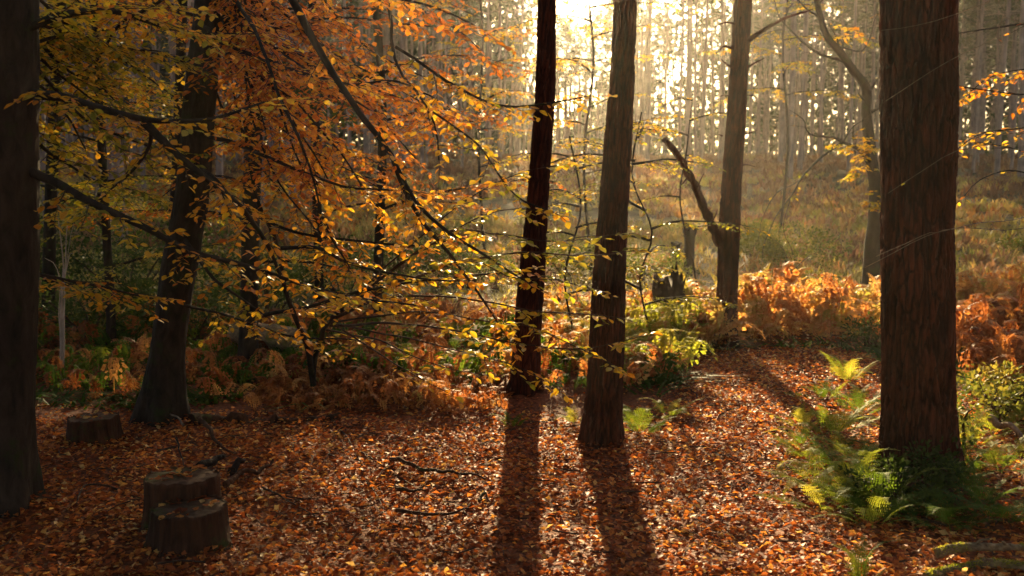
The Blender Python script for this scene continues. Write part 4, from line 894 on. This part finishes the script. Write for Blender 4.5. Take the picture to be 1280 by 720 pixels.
# ================================================================== STUMPS
def stump_part(root, c, r, h, seed, name, tilt=(0, 0), mossy=False, lobes=7, depth=.1):
    """flanks fluted like old bark, top a sawn face a little below the rim"""
    seg, nr_ = 96, 14; V = []
    def rad(t, z): 
        fl = 1 + (.26 + .2 * math.sin(5 * t + seed)) * math.exp(-z / .05) + .04 * (1 - z / h)
        f = 1 + depth * .5 * math.sin(lobes * t + seed) * .4 + .06 * mnoise.noise(Vector((math.cos(t) * 1.6 + seed, math.sin(t) * 1.6, z * 2)))
        gr = -.055 * max(0, 1 - abs(mnoise.noise(Vector((math.cos(t) * 5 + seed, math.sin(t) * 5, z * .9)))) * 5)
        return r * (f * fl + gr)
    def topz(t, q): return h + tilt[0] * math.cos(t) * q * r + tilt[1] * math.sin(t) * q * r
    for i in range(nr_):
        z = i / (nr_ - 1)
        for j in range(seg):
            t = j * 2 * math.pi / seg; rr_ = rad(t, z * h); zz = z * (topz(t, 1) + .014 * mnoise.noise(Vector((t * 3, seed, 0))) + .012 * mnoise.noise(Vector((t * 14, seed, 0)))) - .04 * (1 - z); V.append((c.x + rr_ * math.cos(t), c.y + rr_ * math.sin(t), c.z + zz))
    for j in range(seg):
        t = j * 2 * math.pi / seg; rr_ = rad(t, h) * .93; V.append((c.x + rr_ * math.cos(t), c.y + rr_ * math.sin(t), c.z + topz(t, .93) - .006))
    i0 = np.arange(nr_)[:, None] * seg; j = np.arange(seg)[None]; j2 = (j + 1) % seg
    mb = MB(); mb.add(V, np.stack([i0 + j, i0 + j2, i0 + seg + j2, i0 + seg + j], -1).reshape(-1, 4)); mb.build(name, M['stump'], root)
    V = []
    for i in range(9):
        q = .95 * i / 8
        for j_ in range(seg):
            t = j_ * 2 * math.pi / seg; rr_ = rad(t, h) * q; x, y = rr_ * math.cos(t), rr_ * math.sin(t)
            V.append((c.x + x, c.y + y, c.z + topz(t, q) - .008 + .006 * mnoise.noise(Vector((x * 30, y * 30, seed)))))
    i0 = np.arange(8)[:, None] * seg
    mb = MB(); mb.add(V, np.stack([i0 + j, i0 + j2, i0 + seg + j2, i0 + seg + j], -1).reshape(-1, 4)); mb.build('cut_face', M['cut'], root)
    fo = Foliage(); rr2 = random.Random(seed)
    for i in range(26):
        t, q = rr2.uniform(0, 6.28), rr2.random() ** .5 * .85
        fo.add((c.x + math.cos(t) * q * r, c.y + math.sin(t) * q * r, c.z + topz(t, q) + .004), (rr2.uniform(-1, 1), rr2.uniform(-1, 1), rr2.uniform(-.15, .15)), (rr2.gauss(0, .2), rr2.gauss(0, .2), 1), .06, rr2.random())
    return fo
c1 = G(226, 690); c1.y += .16; c1.z = H(c1.x, c1.y)
S = empty('tree_stump', c1, 'old double stump sawn at two heights on the leaf carpet near the bottom left', 'stump')
f1 = stump_part(S, c1, .215, .205, 3.3, 'front_stem', (.02, .03))
c2 = Vector((c1.x - .14, c1.y + .31, c1.z)); f2 = stump_part(S, c2, .22, .3, 7.1, 'back_stem', (.01, -.02))
c3 = G(108, 556); c3.y += .15; c3.z = H(c3.x, c3.y)
S2 = empty('tree_stump', c3, 'single low stump between the left-hand trunk and the leaning beech', 'stump')
f3 = stump_part(S2, c3, .2, .2, 5.2, 'bark', (.03, 0))
for f in (f1, f2, f3):
    f4 = np.array(f.p); mb = MB(); scatter(mb, CURL_V, CURL_F, mats_from(f4, np.array(f.d), np.array(f.n), np.array(f.s)), f4, np.array(f.a))
    tag(mb.build('fallen_leaves', M['litter'], smooth=False), 'few fallen leaves caught on a stump top', kind='stuff')
# dark rootball and posts in the clearing
def snag(px, pyb, pyt, wpx, label, name, mat='char', lob=0, gD=None):
    c = ground(px, pyb) if gD is None else gx(px, gD); D = c.y; h = at(px, pyt, D).z - c.z; r = wpx / 2 / F * D
    T = empty(name, c, label, 'dead stump'); seg, n = 20, 14; V = []; rs_ = random.Random(px)
    ph = rs_.uniform(0, 9)
    for i in range(n):
        z = i / (n - 1)
        for j in range(seg):
            t = j * 6.2832 / seg
            rr_ = r * (1 + .3 * math.exp(-z * 8) + lob * mnoise.noise(Vector((math.cos(t) * 1.5 + ph, math.sin(t) * 1.5, z * 3))) + .12 * mnoise.noise(Vector((math.cos(t) * 5, math.sin(t) * 5, z * 9))))
            if name == 'standing_deadwood': rr_ *= 1 + .5 * max(0, z - .8) / .2
            hh = h * (1 + (.16 + .8 * (lob > .2)) * mnoise.noise(Vector((math.cos(t) * 2.5 + ph, math.sin(t) * 2.5, 3)))) 
            V.append((c.x + rr_ * math.cos(t), c.y + rr_ * math.sin(t), c.z - .1 * (1 - z) + hh * z))
    i0 = np.arange(n - 1)[:, None] * seg; j = np.arange(seg)[None]; j2 = (j + 1) % seg
    mb = MB(); mb.add(V, np.stack([i0 + j, i0 + j2, i0 + seg + j2, i0 + seg + j], -1).reshape(-1, 4)); mb.add(V[-seg:], [list(range(seg))]); mb.build('trunk', M[mat], T)
    for i in range(9 if lob > .2 else 3):
        t = rs_.uniform(0, 6.28); z = h * rs_.uniform(.3, 1); L = r * rs_.uniform(.3, .8)
        p = c + Vector((math.cos(t) * r * .8, math.sin(t) * r * .8, z)); stub(T, [p, p + Vector((math.cos(t) * L, math.sin(t) * L, L * rs_.uniform(-.2, .9)))], r * .12, mat, 'root' if lob > .2 else 'branch_stub', wob=.02)
snag(838, 392, 352, 36, 'dark ragged rootball stump in the bracken between middle pine and stubbed pine', 'tree_stump', lob=.6, gD=14.6)
snag(861, 346, 284, 13, 'taller dark broken post of dead wood standing in the clearing', 'standing_deadwood', 'char', .1)
snag(845, 334, 303, 10, 'short dark post of dead wood beside the taller broken one', 'standing_deadwood', 'char', .1)

# ================================================================== LOGS AND STICKS
def stick(pts, r, label, mat='dead', name='fallen_branch', kids=(), lift=.034, cat='fallen branch', seg=7):
    """pts: (px, py, height above the ground)"""
    q = []
    for px, py, h in pts: g_ = ground(px, py); q.append(g_ + Vector((0, 0, h + lift)))
    r *= 1.1; T = empty(name, q[0], label, cat); mb = MB(); qq = wobble(catmull(q, 22), r * 1.4 + .004, 9); tube(mb, qq, [r * (1 - .6 * i / 22) for i in range(23)], seg); mb.build('stem', M[mat], T)
    for kp, kr in kids:
        kq = [ground(px, py) + Vector((0, 0, h + lift)) for px, py, h in kp]; mb = MB(); tube(mb, wobble(catmull(kq, 12), kr + .003, 9), [kr * (1 - .6 * i / 12) for i in range(13)], 6); mb.build('side_twig', M[mat], T)
    return T
stick([(488, 582, .02), (520, 592, .015), (560, 598, .02), (608, 604, 0)], .017, 'crooked dead branch lying across the middle of the leaf carpet', 'stump')
stick([(494, 649, .01), (540, 650, .01), (588, 648, .02)], .013, 'straight thin stick lying level on the leaf carpet below the crooked branch', 'stump', kids=[([(584, 648, .01), (588, 640, .03)], .006)])
stick([(495, 620, .01), (520, 622, .02), (534, 624, .03)], .014, 'short broken stick with a forked end between two longer sticks', 'stump', kids=[([(525, 622, .02), (533, 616, .05)], .006)])
stick([(600, 640, .04), (606, 634, .05), (612, 640, .03)], .012, 'small dark curl of wood on the leaf carpet', 'stump')
stick([(252, 545, .12), (268, 560, .07), (280, 572, .03), (294, 576, .01)], .018, 'dark bent stick propped up behind the double stump', 'stump')
stick([(258, 592, 0), (272, 585, .03), (284, 580, .01)], .035, 'thick dark chunk of rotten wood behind the double stump', 'char')
stick([(288, 596, .0), (300, 590, .04), (310, 585, .03)], .03, 'smaller dark chunk of rotten wood right of the thick one', 'char')
stick([(280, 615, .0), (300, 605, .03), (325, 598, .03), (338, 588, .05)], .022, 'forked dead branch with a pale broken end, right of the double stump', 'stump', kids=[([(305, 603, .02), (290, 600, .03)], .01)])
stick([(222, 570, .1), (226, 580, .05), (231, 592, 0)], .008, 'small upright twig behind the double stump', 'char')
stick([(330, 615, 0), (350, 630, .015), (385, 648, 0), (400, 655, .01)], .007, 'thin twig curving over the leaf carpet right of the stumps', 'twig')
stick([(150, 620, .0), (110, 615, .02), (95, 640, .01)], .007, 'thin bowed twig on the leaf carpet left of the double stump', 'twig')
stick([(230, 540, .02), (215, 530, .05), (190, 522, .1)], .009, 'thin pale stick leaning at the foot of the leaning beech', 'dead')
def mossy(pts, r, label, seed, twigs):
    q = []
    for px, py, h in pts: q.append(ground(px, py) + Vector((0, 0, h)))
    T = empty('mossy_branch', q[0], label, 'fallen branch'); n, seg = 110, 18; qq = wobble(catmull(q, n), .03, 5, seed); mb = MB(); tube(mb, qq, [r * (1 - .45 * i / n) for i in range(n + 1)], seg)
    v = mb.v[0]; ax = np.repeat(np.array([tuple(p) for p in qq]), seg, 0)
    k = np.array([1 + .3 * mnoise.noise(Vector(p) * 30) + .22 * mnoise.noise(Vector(p) * 75) + .35 * max(0, mnoise.noise(Vector(p) * 9)) for p in v])
    mb.v[0] = ax + (v - ax) * k[:, None]; mb.build('stem', M['mosslog'], T)
    fo = Foliage(); r_ = random.Random(seed)
    for i in range(1500):
        k_ = r_.randrange(n); t = r_.uniform(.2, 2.9); p = qq[k_].lerp(qq[k_ + 1], r_.random()) + Vector((0, math.cos(t), math.sin(t))) * r * .95 * (1 - .45 * k_ / n)
        if mnoise.noise(p * 8) < -.1: continue
        fo.add(p, (r_.gauss(0, 1), math.cos(t) + r_.gauss(0, .5), math.sin(t) + r_.gauss(0, .3)), (r_.gauss(0, 1), r_.gauss(0, 1), r_.gauss(0, 1)), .016 * r_.uniform(.5, 1.4), r_.uniform(.5, 1))
    p_ = np.array(fo.p); mb = MB(); scatter(mb, LEAF4_V * [.5, 1, 1], LEAF4_F, mats_from(p_, np.array(fo.d), np.array(fo.n), np.array(fo.s)), p_, np.array(fo.a)); o = mb.build('moss', M['fern'], T, smooth=False); o['kind'] = 'stuff'
    for u, dx, dz in twigs:
        p = qq[int(u * n)]; mb = MB(); e = p + Vector((dx, -.04, dz)); tube(mb, wobble([p, p.lerp(e, .5) + Vector((0, .01, .01)), e], .01, 9), [r * .4, r * .3, r * .15], 8); mb.build('side_twig', M['mosslog'], T)
mossy([(1168, 706, .05), (1205, 705, .09), (1250, 708, .1), (1320, 713, .08)], .026, 'mossy branch lying highest across the bottom right corner', 1, [(.35, .07, .06), (.6, -.05, .05)])
mossy([(1156, 728, .01), (1200, 718, .03), (1250, 719, .04), (1320, 730, .03)], .03, 'mossy branch lying lowest across the bottom right corner', 2, [(.5, .06, .05)])
stick([(1236, 548, .12), (1262, 556, .1), (1300, 566, .05)], .03, 'brown log end among sunlit ferns at the right edge', 'dead')
stick([(236, 530, 0), (290, 528, .0), (350, 528, .0), (420, 524, 0)], .055, 'long dark log bedded along the back edge of the leaf carpet', 'stump', 'fallen_log', lift=.01, cat='log', seg=14)
lg = gx(290, 12.2); lg2 = gx(374, 11.9)
T = empty('fallen_log', lg, 'thick mossy log with a pale top among ferns behind the leaf carpet', 'log')
mb = MB(); tube(mb, wobble(catmull([lg + Vector((0, 0, .28)), lg2 + Vector((0, 0, .26))], 16), .03, 3), [.15 + .01 * math.sin(i * 2.1) for i in range(17)], 18); mb.build('stem', M['mosslog'], T)
# the arching bramble stems that hang over the leaf carpet
sb = G(413, 524)
T = empty('bramble', sb, 'long thin arching stems rooted at the back edge and hanging over the leaf carpet', 'bramble')
D0 = sb.y
for pts, r in ([((413, 524, D0), (440, 560, D0 - .9), (462, 605, D0 - 1.8), (479, 640, D0 - 2.5), (470, 672, D0 - 2.95)), .009], [((441, 560, D0 - .9), (475, 583, D0 - 1.4), (505, 600, D0 - 1.8), (524, 620, D0 - 2.2), (520, 668, D0 - 2.8)), .008], [((479, 645, D0 - 2.5), (462, 668, D0 - 2.7), (440, 690, D0 - 3.0)), .005]):
    q = [at(*p) for p in pts]; q = [Vector((p.x, p.y, max(p.z, H(p.x, p.y) + .01))) for p in q]
    limb(T, None, q, r, .003, n=24, wob=.015, seg=5, mat='twig', name='stem')

# ================================================================== HAZE
hb = MB(); x0, x1, y0, y1, z0, z1 = -202, 202, -62, 302, -2.5, 31
z0 = -3
hb.add([(x0, y0, z0), (x1, y0, z0), (x1, y1, z0), (x0, y1, z0), (x0, y0, z1), (x1, y0, z1), (x1, y1, z1), (x0, y1, z1)], [(0, 3, 2, 1), (4, 5, 6, 7), (0, 1, 5, 4), (1, 2, 6, 5), (2, 3, 7, 6), (3, 0, 4, 7)])
m, n, l, out = newmat('haze_air'); pv = n.new('ShaderNodeVolumePrincipled'); pv.inputs['Color'].default_value = (1, .93, .8, 1); pv.inputs['Density'].default_value = 0.00036; pv.inputs['Anisotropy'].default_value = 0.74
l.new(pv.outputs[0], out.inputs['Volume'])
tag(hb.build('haze', m, smooth=False), 'thin golden morning haze', kind='stuff')
